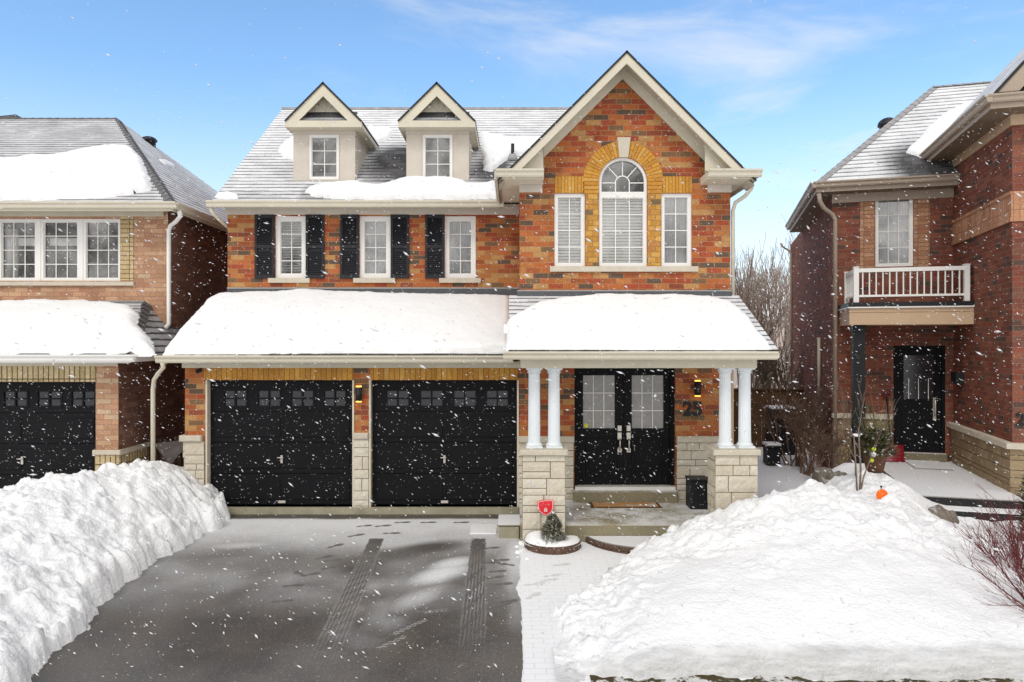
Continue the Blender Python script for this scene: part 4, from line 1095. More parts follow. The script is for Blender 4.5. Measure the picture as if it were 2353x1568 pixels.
UR = 8.0; zwe = at(2262, 222, 1, VW - .45).z       # wing eave height
mb = MB()
mb.sheet(rect(0, UW, -.1, ez_ - .1), [rect(wx0, wx1, wz0_, wz1_), rect(dx0, min(dx1, UW - .03), dz0, dz1)], lambda a, z, d: (a, d, z), .1)
mb.poly([(0, 9, -.1), (0, 0, -.1), (0, 0, ez_ - .1), (0, 9, ez_ - .1)])
mb.poly([(UW, 0, -.1), (UW, VW, -.1), (UW, VW, zwe - .1), (UW, 1.5, zwe - .1), (UW, 1.5, 5)])
pkz = zwe + (UR - UW) / 2 * .95
mb.poly([(UW, VW, -.1), (UR, VW, -.1), (UR, VW, zwe - .1), ((UW + UR) / 2, VW, pkz - .1), (UW, VW, zwe - .1)])
mb.poly([(UR, VW, -.1), (UR, 9, -.1), (UR, 9, zwe - .1), (UR, VW, zwe - .1)]); mb.poly([(UR, 9, -.1), (0, 9, -.1), (0, 9, ez_ - .1), (UR, 9, ez_ - .1)])
mb.build('wall', 'dark_red_brick', rh)
mb = MB(); a0, a1 = at(1976, 500, 1, 0).x, at(2136, 500, 1, 0).x; mb.box(a0, wx0 - .002, -.012, .03, wz0_ - .02, ez_ - .36); mb.build('brick_quoin', 'tan_brick', rh); mb = MB(); mb.box(wx1 + .002, a1, -.012, .03, wz0_ - .02, ez_ - .36); mb.build('brick_quoin', 'tan_brick', rh)
bz0, bz1 = at(2316, 510, 1, VW).z, at(2316, 441, 1, VW).z
mb = MB(); mb.box(UW - .025, UW - .002, VW - .024, -.0, bz0, bz1); mb.box(UW - .002, UR, VW - .025, VW - .002, bz0, bz1)
mb.box(UW - .04, UW - .025, VW - .04, 0, bz0 - .002, bz0 + .06); mb.box(UW - .04, UW - .025, VW - .04, 0, bz1 - .06, bz1 + .002); mb.build('brick_band', 'tan_soldier_brick', rh)
window(rh, (0, 0, 0), wx0, wx1, wz0_, wz1_, 0, 3, 4, .06, .016, 'sheer', frame_m='white_vinyl')
# stone base and cap
mb = MB(); zsb = zcapR - .09
ashlar(mb, (UW - .03, -.02, .2), (0, -1, 0), (0, 0, 1), (-1, 0, 0), -VW - .0, zsb - .2, proud=.03, rows=(.08, .12, .16), ws=(.15, .5))
mb.build('stone_base', ['buff_stone', 'mortar'], rh); mb = MB()
ashlar(mb, (UW - .06, VW - .05, .0), (1, 0, 0), (0, 0, 1), (0, -1, 0), UR - UW, zsb, proud=.03, rows=(.08, .12, .16), ws=(.15, .5))
mb.build('stone_base', ['buff_stone', 'mortar'], rh); mb = MB()
ashlar(mb, (.02, -.015, .0), (1, 0, 0), (0, 0, 1), (0, -1, 0), dx0 - .06, at(2000, 962, 1, 0).z, proud=.03, rows=(.12, .2), ws=(.2, .5))
mb.build('stone_base', ['buff_stone', 'mortar'], rh)
mb = MB(); mb.box(UW - .13, UW - .001, VW - .15, -.01, zsb, zcapR); mb.box(UW - .001, UR, VW - .15, VW - .001, zsb, zcapR); mb.build('stone_cap', 'stone_cap', rh); mb = MB(); mb.box(.0, dx0 - .03, -.09, -.001, at(2000, 962, 1, 0).z, at(2000, 951, 1, 0).z); mb.build('stone_cap', 'stone_cap', rh)
# main roof
e0 = Vector((-.36, -.36, ez_))
best = min((abs(RH.pix((-.36 + t_, -.36 + t_, at(2144, 199, 1, -.36 + t_).z))[0] - 2144) + abs(at(2144, 199, 1, -.36 + t_).x - (-.36 + t_)) * 100, t_) for t_ in [1.5 + .02 * k for k in range(200)])
tt = best[1]; zr = at(2144, 199, 1, -.36 + tt).z; hp = Vector((-.36 + tt, -.36 + tt, zr)); sR = (zr - ez_) / tt
nR = Vector((0, -sR, 1)).normalized()
print('right roof', ez_, tt, zr, sR, 'wing', zwe, 'cap', zcapR, cap_a, cap_b, 'door', dx0, dx1, dz0, dz1)
mb = MB()
def cov_r(p):
    c = .92; w_ = at(2180, 385, 1, -.3)
    d = math.hypot(p.x - 1.75, (p.y + .05) * 1.0); c -= .95 * (1 - sstep(.35, 1.0, d))
    return c
slab_roof(mb, e0, (UR, -.36, ez_), (UR, hp.y, zr), hp, 80, 24, cov_r)
slab_roof(mb, (-.36, 2 * tt - .36, ez_), e0, hp, (hp.x, hp.y + .01, zr), 20, 16)
slab_roof(mb, (UR, 2 * tt - .36, ez_), (-.36, 2 * tt - .36, ez_), hp, (UR, hp.y, zr), 4, 4)
roof = mb.build('roof', ['shingle', 'pipe_black', 'beige_soffit'], rh)
mb = MB(); cap_strip(mb, e0 + Vector((0, 0, .008)), hp, .12, .016); cap_strip(mb, hp, (UR, hp.y, zr), .10, .016); mb.build('ridge_cap', 'shingle_dusted', roof)
vb = e0 + (hp - e0) * .72 + Vector((-.22, .35, -.08)); mb = MB(); vent_dome(mb, vb + Vector((0, .1, -.12)), .22, .18); mb.build('roof_vent', 'black_plastic', roof)
mb = MB(); mb.box(-.34, UW, -.34, -.001, ez_ - .2, ez_ - .18); mb.box(-.34, -.001, -.001, 2 * tt - .4, ez_ - .2, ez_ - .18); mb.build('soffit', 'shaded_soffit', rh)
mb = MB(); gutter(mb, (-.42, -.36, ez_), (UW - .01, -.36, ez_), (0, -1, 0)); gutter(mb, (-.36, -.45, ez_ - .001), (-.36, 2 * tt - .36, ez_ - .001), (-1, 0, 0)); mb.box(-.36, UW - .01, -.355, -.34, ez_ - .2, ez_ - .04); mb.box(-.355, -.34, -.34, 2 * tt - .4, ez_ - .2, ez_ - .04); mb.build('gutter', 'taupe_trim', rh)
mb = MB(); mb.box(-.01, UW - .001, -.03, -.003, ez_ - .38, ez_ - .201); mb.build('frieze', 'taupe_trim', rh)
downspout(rh, (0, 0, 0), [(-.3, -.3, ez_ - .12), (-.28, -.28, ez_ - .36), (-.2, -.22, ez_ - .5), (-.02, -.1, ez_ - .62), (.05, -.06, ez_ - .72), (.05, -.06, .3)], .045, 'taupe_trim')
downspout(rh, (0, 0, 0), [(-.34, 8.3, ez_ - .12), (-.3, 8.35, ez_ - .22), (-.1, 8.45, ez_ - .34), (-.035, 8.45, ez_ - .46), (-.035, 8.45, .2)], .033, 'taupe_trim')
# wing roof
uL = UW - .45; um = (UW + UR) / 2; vF = VW - .45
r0 = at(2285, 218, 1, vF); r1 = at(2353, 144.4, 1, vF); sw = (r1.z - r0.z) / (r1.x - r0.x)
zpk = zwe + (um - uL) * sw
mb = MB()
slab_roof(mb, (uL, 2.2, zwe), (uL, vF, zwe), (um, vF, zpk), (um, vF + 1.3, zpk), 30, 14, .9)
slab_roof(mb, (2 * um - uL, 2.2, zwe), (uL, 2.2, zwe), (um, vF + 1.3, zpk), (um + .01, vF + 1.3, zpk), 10, 6, .8)
slab_roof(mb, (2 * um - uL, vF, zwe), (2 * um - uL, 2.2, zwe), (um, vF + 1.3, zpk), (um, vF, zpk), 10, 6, .72)
mb.build('roof', ['shingle', 'pipe_black', 'beige_soffit'], rh)
mb = MB()
rake(mb, um, zpk, r0.x - .05, 2 * um - r0.x + .05, vF + .02, vF + .06, .06, .28) if abs(sw - 1) < .02 else None
for s_, xf in ((-1, uL + .1), (1, 2 * um - uL - .1)):
    L = abs(xf - um); q = [(um, zpk - .06), (xf, zpk - .06 - L * sw), (xf + .3 * -s_, zpk - .06 - L * sw), (um, zpk - .36)]
    mb.extrude([(x, vF + .06, z) for x, z in (q if s_ < 0 else q[::-1])], (0, -.04, 0))
mb.build('rake_board', 'taupe_trim', rh)
mb = MB(); zs_ = zwe - .2
mb.box(uL + .02, 2 * um - uL, vF + .02, VW - .001, zs_, zs_ + .02); mb.box(uL + .02, UW - .001, VW - .001, .6, zs_, zs_ + .02)
mb.poly([(uL, vF + .02, zwe - .01), (2 * um - uL, vF + .02, zwe - .01), (2 * um - uL, VW, zwe + .12), (uL, VW, zwe + .12)]); mb.build('soffit', 'shaded_soffit', rh)
mb = MB(); gutter(mb, (uL - .06, vF, zwe), (UR, vF, zwe), (0, -1, 0)); gutter(mb, (uL, vF - .1, zwe - .001), (uL, .55, zwe - .001), (-1, 0, 0)); mb.box(uL, UR, vF + .002, vF + .02, zs_, zwe - .03); mb.box(uL + .002, uL + .02, vF + .02, .6, zs_, zwe - .03); mb.build('gutter', 'taupe_trim', rh)
mb = MB(); mb.box(UW - .035, UW - .003, VW - .034, .0, zs_ - .17, zs_ - .001); mb.box(UW - .003, UR, VW - .035, VW - .003, zs_ - .17, zs_ - .001); mb.build('frieze', 'tan_board', rh)
# louvred roof vent at the frame's edge
lv = at(2351, 140, 1, -1.0); mb = MB()
for k in range(4): mb.box(lv.x - .02 + .04 * k, lv.x + .45, lv.y - .2, lv.y + .25, lv.z - .12 + .075 * k, lv.z - .07 + .075 * k)
mb.box(lv.x + .12, lv.x + .4, lv.y - .15, lv.y + .2, lv.z - .4, lv.z + .16); mb.build('louvre_vent', 'black_plastic', rh)
# balcony over the porch
bl, br = at(1952, 725, 1, -1.2).x, min(UW - .0, at(2239, 725, 1, -1.2).x); br = at(2239, 725, 1, -1.2).x
bf0, bf1, bd0, bd1 = at(2000, 746.5, 1, -1.2).z, at(2000, 708.5, 1, -1.2).z, at(2000, 705, 1, -1.2).z, at(2000, 695, 1, -1.2).z
mb = MB(); mb.box(bl, br, -1.2, -.03, bf0, bf1); mb.box(bl - .012, br + .012, -1.215, -.031, bf1 - .075, bf1 - .06); bal = mb.build('balcony', 'tan_board', rh)
mb = MB(); mb.box(bl - .03, br + .03, -1.24, -.03, bf1 + .001, bd0 - .003); mb.build('drip_edge', 'white_vinyl', bal)
mb = MB(); mb.box(bl - .02, br + .02, -1.23, -.03, bd0, bd1); mb.build('deck_edge', 'black_plastic', bal)
zr0, zr1 = at(2000, 684, 1, -1.15).z, at(2000, 617, 1, -1.15).z
ra, rb = at(1967, 650, 1, -1.15).x, at(2221, 650, 1, -1.15).x
mb = MB()
for x, y in ((ra, -1.15), (rb, -1.15), (ra, -.1)): mb.box(x - .045, x + .045, y - .045, y + .045, bd1, zr1 + .02); mb.box(x - .055, x + .055, y - .055, y + .055, zr1 + .02, zr1 + .035)
mb.box(ra + .045, rb - .045, -1.18, -1.12, zr1 - .075, zr1); mb.box(ra + .045, rb - .045, -1.175, -1.125, zr0 + .01, zr0 + .05)
mb.box(ra - .03, ra + .03, -1.105, -.145, zr1 - .075, zr1 - .001); mb.box(ra - .025, ra + .025, -1.105, -.145, zr0 + .01, zr0 + .05)
n = 16
for k in range(1, n): x = ra + (rb - ra) * k / n; mb.box(x - .011, x + .011, -1.161, -1.139, zr0 + .05, zr1 - .075)
for k in range(1, 7): y = -1.1 + .96 * k / 7; mb.box(ra - .011, ra + .011, y - .011, y + .011, zr0 + .05, zr1 - .075)
mb.build('railing', 'white_vinyl', bal)
px0 = at(1961, 900, 1, -1.0).x; px1 = at(1988.6, 900, 1, -1.0).x
mb = MB(); mb.box(px0, px1, -1.0 - .0, -1.0 + (px1 - px0), .4, bf0 - .001); mb.box(px0 - .015, px1 + .015, -1.015, -1.0 + px1 - px0 + .015, bf0 - .14, bf0 - .0005); mb.build('porch_post', 'black_paint', rh)
# door
mb = MB(); dm = .06; x1_ = min(dx1, UW - .03)
mb.sheet(rect(dx0, x1_, dz0, dz1), [], lambda a, z, d: (a, .06 + d, z)); mb.box(dx0, dx0 + dm, .0, .06, dz0, dz1); mb.box(x1_ - dm, x1_, .0, .06, dz0, dz1); mb.box(dx0 + dm, x1_ - dm, .0, .06, dz1 - dm, dz1)
for k in range(2):
    w_ = (x1_ - dx0 - .42) / 2; a = dx0 + .16 + k * (w_ + .1); mb.bbox(a, a + w_, .045, .06, dz0 + .15, dz0 + .85, .012)
dr = mb.build('front_door', 'black_door', rh)
mb = MB(); gz0, gz1 = dz0 + 1.08, dz1 - .2
mb.poly([(a, .052, z) for a, z in rect(dx0 + .2, x1_ - .2, gz0, gz1)])
for k in (1, 2, 3): a = dx0 + .2 + (x1_ - dx0 - .4) * (k - .5) / 3; mb.box(a - .006, a + .006, .046, .051, gz0, gz0 + .42, 1)
mb.build('door_glass', ['garage_glass', 'white_vinyl'], dr)
mb = MB(); hx = at(2149, 950, 1, 0).x; mb.bbox(hx - .03, hx + .03, .035, .06, at(2149, 967, 1, 0).z, at(2149, 914, 1, 0).z, .006); mb.tube([(hx, .04, dz0 + .75), (hx, -.02, dz0 + .8), (hx, -.02, dz0 + 1.05), (hx, .04, dz0 + 1.1)], .014, 8); mb.build('handle', 'nickel', dr)
mb = MB(); mb.box(dx0 - .02, x1_, -.12, .06, dz0 - .16, dz0 - .001); mb.build('door_step', 'step_block', rh)
# porch slab and steps
zsl = dz0 - .16
fl = at(2105, 1137, 2, zsl); fr_ = at(2297, 1137, 2, zsl); vS = fl.y; print('slab', fl, fr_, zsl)
mb = MB(); mb.bbox(fl.x - .02, UW - .04, vS, -.02, zsl - .03, zsl, .01); mb.build('porch_slab', 'slab_snow', rh)
z1s = at(2200, 1174, 1, vS - .3).z; z1s = min(z1s, zsl - .15)
mb = MB(); mb.bbox(fl.x + .0, UW + .25, vS + .01, vS + .4, z1s - .02, zsl - .031, .008, 0); mb.bbox(fl.x + .08, UW + .3, vS - .34, vS - .001, z1s - .16, z1s, .012); mb.bbox(fl.x + .1, UW + .3, vS - .3, vS, z1s - .5, z1s - .161)
mb.build('porch_steps', 'dark_slate', rh)
mb = MB(); mb.box(fl.x + .08, UW + .3, vS - .335, vS - .01, z1s + .001, z1s + .012); mb.build('step_snow', 'snow_roof', rh)
# house number and letter box
nx = at(2346, 965, 1, VW - .03)
text_part('house_number', '2', .27, .012, 'black_plastic', rh, (nx.x, VW - .02, nx.z), offset=.006)
mbx = at(2210, 870, 0, UW); mb = MB(); mb.box(UW - .14, UW - .002, mbx.y - .16, mbx.y + .16, mbx.z - .1, mbx.z + .12); mb.build('letter_box', 'black_plastic', rh)
wr = at(2036, 903, 1, -.03)
mp = at(1887, 845, 0, 0); mb = MB(); mb.tube([(-.05, mp.y, at(1887, 913, 0, 0).z), (-.05, mp.y, at(1887, 776, 0, 0).z)], .035, 8); mb.build('conduit', 'beige_soffit', rh)
# ================================================================== GROUND
xs = [-400, -60, -20, -12] + [-9 + .5 * k for k in range(49)] + [20, 60, 400]
ys = [-60, -10, 0, 3, 5, 6, 7, 8, 9, 10, 11, 11.9, 13, 16, 20, 26, 40, 100, 600]
V = [(x, y, ground_z(y) if y > -9 else ground_z(-10)) for y in ys for x in xs]; nx = len(xs)
Fq = [(j*nx+i, j*nx+i+1, (j+1)*nx+i+1, (j+1)*nx+i) for j in range(len(ys)-1) for i in range(nx-1)]
tag(np_mesh('ground', V, Fq, 'snow_ground'), kind='structure')

# driveway
def seg_d(px, py, ax, ay, bx, by):
    dx, dy = bx - ax, by - ay; L = dx*dx + dy*dy
    t = np.clip(((px - ax) * dx + (py - ay) * dy) / L, 0, 1)
    return np.hypot(px - ax - t * dx, py - ay - t * dy), t
def npn(X, Y, s, seed=0.0, o=3):
    return np.array([mnoise.fractal(Vector((x * s + seed, y * s - seed, seed)), 1.0, 2.0, o) for x, y in zip(X.ravel(), Y.ravel())]).reshape(X.shape)
ex1 = XA(1203, 9.0) ; dxr = .12
res = .013
gx_ = np.arange(-5.15, dxr + .03, res); gy_ = np.arange(5.2, 11.96, res)
X, Y = np.meshgrid(gx_, gy_)
def ss(a, b, x):
    t = np.clip((x - a) / (b - a), 0, 1); return t * t * (3 - 2 * t)
coarse = 8
def noise_up(s, seed, o=3):
    Xc, Yc = X[::coarse, ::coarse], Y[::coarse, ::coarse]; N = npn(Xc, Yc, s, seed, o)
    yi = np.clip(np.arange(X.shape[0]) / coarse, 0, N.shape[0] - 1.001); xi = np.clip(np.arange(X.shape[1]) / coarse, 0, N.shape[1] - 1.001)
    y0, x0 = yi.astype(int), xi.astype(int); fy, fx = (yi - y0)[:, None], (xi - x0)[None, :]
    return (N[y0][:, x0] * (1-fy) * (1-fx) + N[y0+1][:, x0] * fy * (1-fx) + N[y0][:, x0+1] * (1-fy) * fx + N[y0+1][:, x0+1] * fy * fx)
N1, N2 = noise_up(.9, 3.1), noise_up(2.6, 7.7)
g = lambda a, b: G(a, b)
yb1 = g(700, 1300)[1]; yb0 = g(700, 1225)[1]
S = .66 * ss(yb1 - .35, yb0 + .15, Y + .35 * N1 - .10 * (X + 4.5) * 0)
S += .22 * ss(yb0 - .2, yb0 + .5, Y + .2 * N2)
S = np.maximum(S, .03 + .06 * N1 + (.17 + .20 * N1 + .06 * N2) * ss(7.6, 9.0, Y))
# whiter toward the right edge
S = np.maximum(S, .46 * ss(-.5, .05, X) * ss(8.0, 9.8, Y) + .22 * ss(-.12, .06, X) * ss(7, 8, Y))
def blob(px, py, rx, ry, rot, amp, soft=.6):
    global S
    x, y = g(px, py); c, s_ = math.cos(rot), math.sin(rot)
    u = ((X - x) * c + (Y - y) * s_) / rx; v = (-(X - x) * s_ + (Y - y) * c) / ry
    d = np.hypot(u, v) + .10 * N2
    m = 1 - ss(1 - soft, 1 + soft * .4, d)
    S = S * (1 - m) + amp * m if amp < .3 else np.maximum(S, amp * m)
blob(985, 1262, .62, .30, .45, .02, .75); blob(900, 1278, .5, .28, .2, .07, .8)
blob(1012, 1322, .62, .30, .85, .80, .85); blob(1040, 1298, .45, .24, .75, .74, .85); blob(965, 1375, .6, .24, 1.0, .50, .95)
blob(640, 1300, 1.0, .35, .1, .16, .9); blob(560, 1255, .9, .25, .15, .55, .9)
S = np.maximum(S, .30 * (1 - ss(.15, .6, np.abs(X - g(830, 1500)[0] - .25*N1))) * ss(6.5, 8, Y) * (1 - ss(8.5, 9.2, Y)) * (.6 + N2))
# bare wet strip under the doors
S *= ss(11.74, 11.60, Y + .04 * N2)
# tyre tracks
for (a, b, wd, f0) in (((866, 1240), (772, 1452), .105, 8.1), ((1100, 1240), (1089, 1420), .105, 8.3)):
    p, q = g(*a), g(*b)
    d, t_ = seg_d(X, Y, *p, *q)
    lat = (X - p[0]) - (q[0] - p[0]) * (Y - p[1]) / (q[1] - p[1])
    on = (np.abs(lat) < wd * (1 + .25 * t_)) & (Y < p[1]) & (Y > q[1] - 1.4)
    fade = ss(q[1] - 1.3, q[1] + .9, Y)
    rib = .5 + .5 * np.cos(lat / .042 * math.pi * 2); lug = .5 + .5 * np.cos(Y / .045 * 2 * math.pi + lat * 30)
    tr = .05 + .30 * ss(.72, .97, rib) * ss(10.6, 8.8, Y) * (.75 + .35 * N2)
    wgt = on * fade
    S = S * (1 - wgt) + wgt * np.minimum(tr, S + .25)
    edge = (np.abs(np.abs(lat) - wd * (1 + .25 * t_)) < .012) * fade * (Y < p[1])
    S = np.maximum(S, edge * .16)
for px_, py_, ln, wd, rot in ((1000, 1408, .3, .05, .3), (940, 1445, .5, .04, .9), (900, 1480, .4, .03, .9)):
    x, y = g(px_, py_); c, s_ = math.cos(rot), math.sin(rot); u = (X-x)*c + (Y-y)*s_; v = -(X-x)*s_ + (Y-y)*c
    m = (1 - ss(.8, 1, np.abs(u) / ln * 2)) * (1 - ss(.7, 1, np.abs(v) / wd)); S = S * (1 - m) + m * (.05 + .5 * (np.cos(v / .022 * math.pi * 2) > .75))
# footprints: sole and heel of each shoe
def shoe(px, py, rot, amp=.0, sc=1.0):
    global S
    x, y = g(px, py); c, s_ = math.cos(rot), math.sin(rot)
    u = ((X - x) * c + (Y - y) * s_) / sc; v = (-(X - x) * s_ + (Y - y) * c) / sc
    d = np.minimum(np.hypot((u - .055) / .085, v / .05), np.hypot((u + .09) / .045, v / .038))
    d = np.minimum(d, np.maximum(np.abs(u + .03) / .07, np.abs(v) / .026))
    m = 1 - ss(.75, 1.1, d + .15 * N2); S = S * (1 - m * .95) + m * .95 * (amp + .06)
for px_, py_, ro in ((838, 1211, .35), (818, 1233, .6), (771, 1257, .8), (744, 1284, .7), (764, 1291, .3), (714, 1323, .5), (690, 1322, 2.4), (674, 1349, .2), (880, 1211, .3), (925, 1203, .15), (985, 1203, .1), (900, 1228, .1), (760, 1308, .5), (800, 1302, .2), (832, 1286, 2.6), (1060, 1203, .1), (1105, 1208, .1), (1128, 1296, .1), (1146, 1316, .2), (1152, 1290, .1), (1168, 1300, 2.8), (1140, 1330, .4), (1165, 1345, .2), (1176, 1385, .3), (1160, 1395, .6), (650, 1385, .2), (690, 1410, .2), (1130, 1262, .2)):
    shoe(px_, py_, ro)
S = np.clip(S, 0, 1)
edge_r = dxr + .025 * np.array([nz(0, y * 2.1, 3) for y in gy_]) + .012 * np.array([nz(0, y * 9, 5) for y in gy_])
edge_r += -.02 - .05 * ss(9.0, 8.6, gy_) * ss(8.2, 8.6, gy_)
Xd = X.copy(); tcol = np.clip((X + .5) / (gx_[-1] + .5), 0, 1) ** 2
Xd = X + tcol * (edge_r[:, None] - gx_[-1])
Z = np.array([ground_z(y) for y in gy_])[:, None] + .016 + 0 * X
ny_, nx_ = X.shape
V = np.stack([Xd, Y, Z], -1).reshape(-1, 3)
I = np.arange(ny_ * nx_).reshape(ny_, nx_)
Fq = np.stack([I[:-1, :-1], I[:-1, 1:], I[1:, 1:], I[1:, :-1]], -1).reshape(-1, 4)
tag(np_mesh('driveway', V, Fq, 'asphalt', att=S.ravel()), kind='structure')

# paver walk between the drive and the lawn
wx_ = np.arange(.03, 3.3, .03); wy_ = np.arange(5.2, 10.5, .03); Xw, Yw = np.meshgrid(wx_, wy_)
X, Y = Xw, Yw; S = np.ones_like(X); N2 = npn(X, Y, 2.6, 4.4)
for px_, py_, ro in ((1262, 1335, .5), (1270, 1325, .4), (1228, 1345, .3), (1290, 1300, .3), (1225, 1372, .9)): shoe(px_, py_, ro, .55)
V = np.stack([X, Y, np.array([ground_z(y) for y in wy_])[:, None] + .012 + 0 * X], -1).reshape(-1, 3)
ny_, nx_ = X.shape; I = np.arange(ny_ * nx_).reshape(ny_, nx_)
Fq = np.stack([I[:-1, :-1], I[:-1, 1:], I[1:, 1:], I[1:, :-1]], -1).reshape(-1, 4)
tag(np_mesh('walkway', V, Fq, 'paver_snow', att=S.ravel()), kind='structure')
# grass verge and its ragged edge at the front
vx = np.arange(.7, 12, .05); vy = np.arange(5.0, 6.62, .05); X, Y = np.meshgrid(vx, vy)
Z = np.array([ground_z(y) for y in vy])[:, None] + .02 + .02 * npn(X, Y, 6, 2.2)
ny_, nx_ = X.shape; I = np.arange(ny_ * nx_).reshape(ny_, nx_)
Fq = np.stack([I[:-1, :-1], I[:-1, 1:], I[1:, 1:], I[1:, :-1]], -1).reshape(-1, 4)
tag(np_mesh('verge', np.stack([X, Y, Z], -1).reshape(-1, 3), Fq, 'verge'), kind='structure')

# ================================================================== SNOW BANKS
def tps(pts):
    A = np.array(pts, float); n = len(A); d = np.hypot(A[:, None, 0] - A[None, :, 0], A[:, None, 1] - A[None, :, 1])
    K = np.where(d > 0, d * d * np.log(d + 1e-12), 0) + np.eye(n) * .02
    Pm = np.c_[np.ones(n), A[:, :2]]; L = np.block([[K, Pm], [Pm.T, np.zeros((3, 3))]])
    w = np.linalg.solve(L, np.r_[A[:, 2], 0, 0, 0])
    def f(X, Y):
        out = w[n] + w[n+1] * X + w[n+2] * Y
        for k in range(n):
            dd = np.hypot(X - A[k, 0], Y - A[k, 1]); out = out + w[k] * np.where(dd > 0, dd * dd * np.log(dd + 1e-12), 0)
        return out
    return f
def pw(px, py, D): v = P(px, py, D); return (v.x, v.y, v.z)
def heights(X, Y, Z, toe, noise_fn):
    pass
def billow(x, y, s, seed): return abs(mnoise.noise(Vector((x * s + seed, y * s, seed * 1.7))))
def cell(x, y, s, seed):
    d, p = mnoise.voronoi(Vector((x * s + seed, y * s - seed, seed))); q = math.sin(p[0].x * 12.9898 + p[0].y * 78.233) * 43758.5453; return d[1] - d[0], q - math.floor(q)

def bank(name, label, x0, x1, y0, y1, res, pts, toe, amp, lumps, mat, face=None, steep=.22, bigw=1.0, face_shade=0.0):
    f = tps(pts); xs_, ys_ = np.arange(x0, x1, res), np.arange(y0, y1, res); X, Y = np.meshgrid(xs_, ys_)
    Z = f(X, Y); gz = np.array([ground_z(y) for y in ys_])[:, None] + 0 * X
    d = toe(X, Y)                                     # metres inside the toe line, negative outside
    nzv = np.zeros_like(X); hx = np.zeros_like(X)
    for j in range(X.shape[0]):
        for i in range(X.shape[1]):
            if d[j, i] < -.4: continue
            x, y = X[j, i], Y[j, i]
            h = amp * (.9 * fbm(x * 1.3, y * 1.3, 1.1) )
            L = lumps(x, y)
            if L > 0:
                wx, wy = x + .22 * nz(x * 2.3, y * 2.3, 4) + .05 * nz(x * 8, y * 8, 2), y + .22 * nz(x * 2.3, y * 2.3, 8) + .05 * nz(x * 8, y * 8, 6)
                e1, i1 = cell(wx, wy, 3.1, 1.3); e2, i2 = cell(wx, wy, 7.0, 5.2); e3, i3 = cell(x, y, 15.0, 2.2)
                big = billow(x, y, 1.7, 3.3) + .5 * billow(x, y, 3.7, 1.1)
                h += L * (.045 * (billow(wx, wy, 11.5, 4.4) - .2) + .03 * (cell(wx, wy, 11.0, 8.8)[1] - .5) + bigw * (.16 * (big - .32) + .10 * (i1 - .5) * min(1, e1 * 4)) + .055 * (i2 - .5) * min(1, e2 * 3.5) + .05 * (billow(wx, wy, 7.5, 6.1) - .2) + .026 * (i3 - .5) * min(1, e3 * 3) + .030 * (billow(x, y, 17, 2.2) - .2))
            else: h += .004 * nz(x * 9, y * 9)
            nzv[j, i] = h
    dn = d + .10 * nzv / max(amp, .02) * .5
    k = np.clip(dn / steep, 0, 1); rise = np.sqrt(np.clip(1 - (1 - k) ** 2, 0, 1))
    top = np.maximum(Z + nzv, gz + .04)
    Zf = np.where(dn > 0, gz - .02 + (top - gz + .02) * rise, gz - .08)
    if face is not None: Zf = face(X, Y, Zf, gz)
    keep = (d > -.25)
    # overhang: push the crust outwards a little so that the toe looks broken, not draped
    gxx, gyy = np.gradient(d, axis=1) / res, np.gradient(d, axis=0) / res
    push = np.where((dn > 0) & (k < 1), .25 * nzv, 0)
    Xp, Yp = X - gxx * push * .6, Y - gyy * push * .6
    ny_, nx_ = X.shape; I = np.arange(ny_ * nx_).reshape(ny_, nx_)
    kq = keep[:-1, :-1] & keep[:-1, 1:] & keep[1:, 1:] & keep[1:, :-1]
    Fq = np.stack([I[:-1, :-1], I[:-1, 1:], I[1:, 1:], I[1:, :-1]], -1)[kq]
    V = np.stack([Xp, Yp, Zf], -1).reshape(-1, 3)
    used = np.unique(Fq); mp_ = -np.ones(len(V), int); mp_[used] = np.arange(len(used))
    dirt = np.clip((6.62 - Y + .05 * nzv / amp) / .12, 0, 1).ravel()  # painted shade on the low front face of the bank
    o = np_mesh(name, V[used], mp_[Fq], mat, att=dirt[used] * face_shade)  # dirt here carries the painted front-face shade
    tag(o, label, 'snow bank', kind='stuff')
    return o, (lambda x, y: float(f(np.array([[x]]), np.array([[y]]))[0, 0]))

# left bank, between the two drives
Lp = [pw(345, 1060, 11.2), pw(400, 1078, 11.3), pw(440, 1120, 11.45), pw(475, 1137, 11.55), pw(510, 1146, 11.62), pw(545, 1152, 11.65), pw(300, 1078, 11.05), pw(270, 1088, 10.9), pw(200, 1095, 10.5), pw(130, 1095, 10.2), pw(60, 1118, 9.8), pw(0, 1138, 9.4),
      (-7.5, 9.2, .55), (-7.7, 11, .45), (-7.0, 12, .5), (-5.6, 12.3, .75), (-6.0, 13, .5), (-6.3, 8.2, .8), (-5.4, 8.4, .62), (-5.3, 7.3, .50), (-4.9, 6.4, .38), (-5.5, 6.3, .5), (-5.35, 9.6, .72), (-5.15, 10.5, .62), (-4.9, 9.2, .32), (-4.75, 8.0, .25), (-4.85, 10.6, .30), (-4.5, 6.7, .14), (-4.65, 11.3, .24), (-5.9, 5.6, .5), (-7.2, 7.0, .6), (-4.95, 11.85, .42), (-5.3, 11.8, .62)]
ledge = [g(75, 1568), g(150, 1490), g(275, 1362), (g(400, 1272)), g(548, 1187)]
ly = np.array([p[1] for p in ledge]); lxx = np.array([p[0] for p in ledge])
print('left toe', ledge)
def toe_l(X, Y):
    ex = np.interp(Y, ly, lxx) + .05 * np.sin(Y * 3.1) * np.cos(Y * 1.3) - .02
    return np.minimum(np.minimum(ex - X, X + 7.6), np.minimum((13.2 - Y), Y - 5.2)) - np.where((Y > 11.55) & (X > -5.5), (Y - 11.55) * .7 + 0.0, 0) * 1.0
bank('snow_bank', 'lumpy shovelled snow bank beside the asphalt drive, at the left', -7.8, -4.1, 5.2, 13.0, .026, Lp, toe_l, .07, lambda x, y: 1.0, 'snow_chunky', steep=.2)

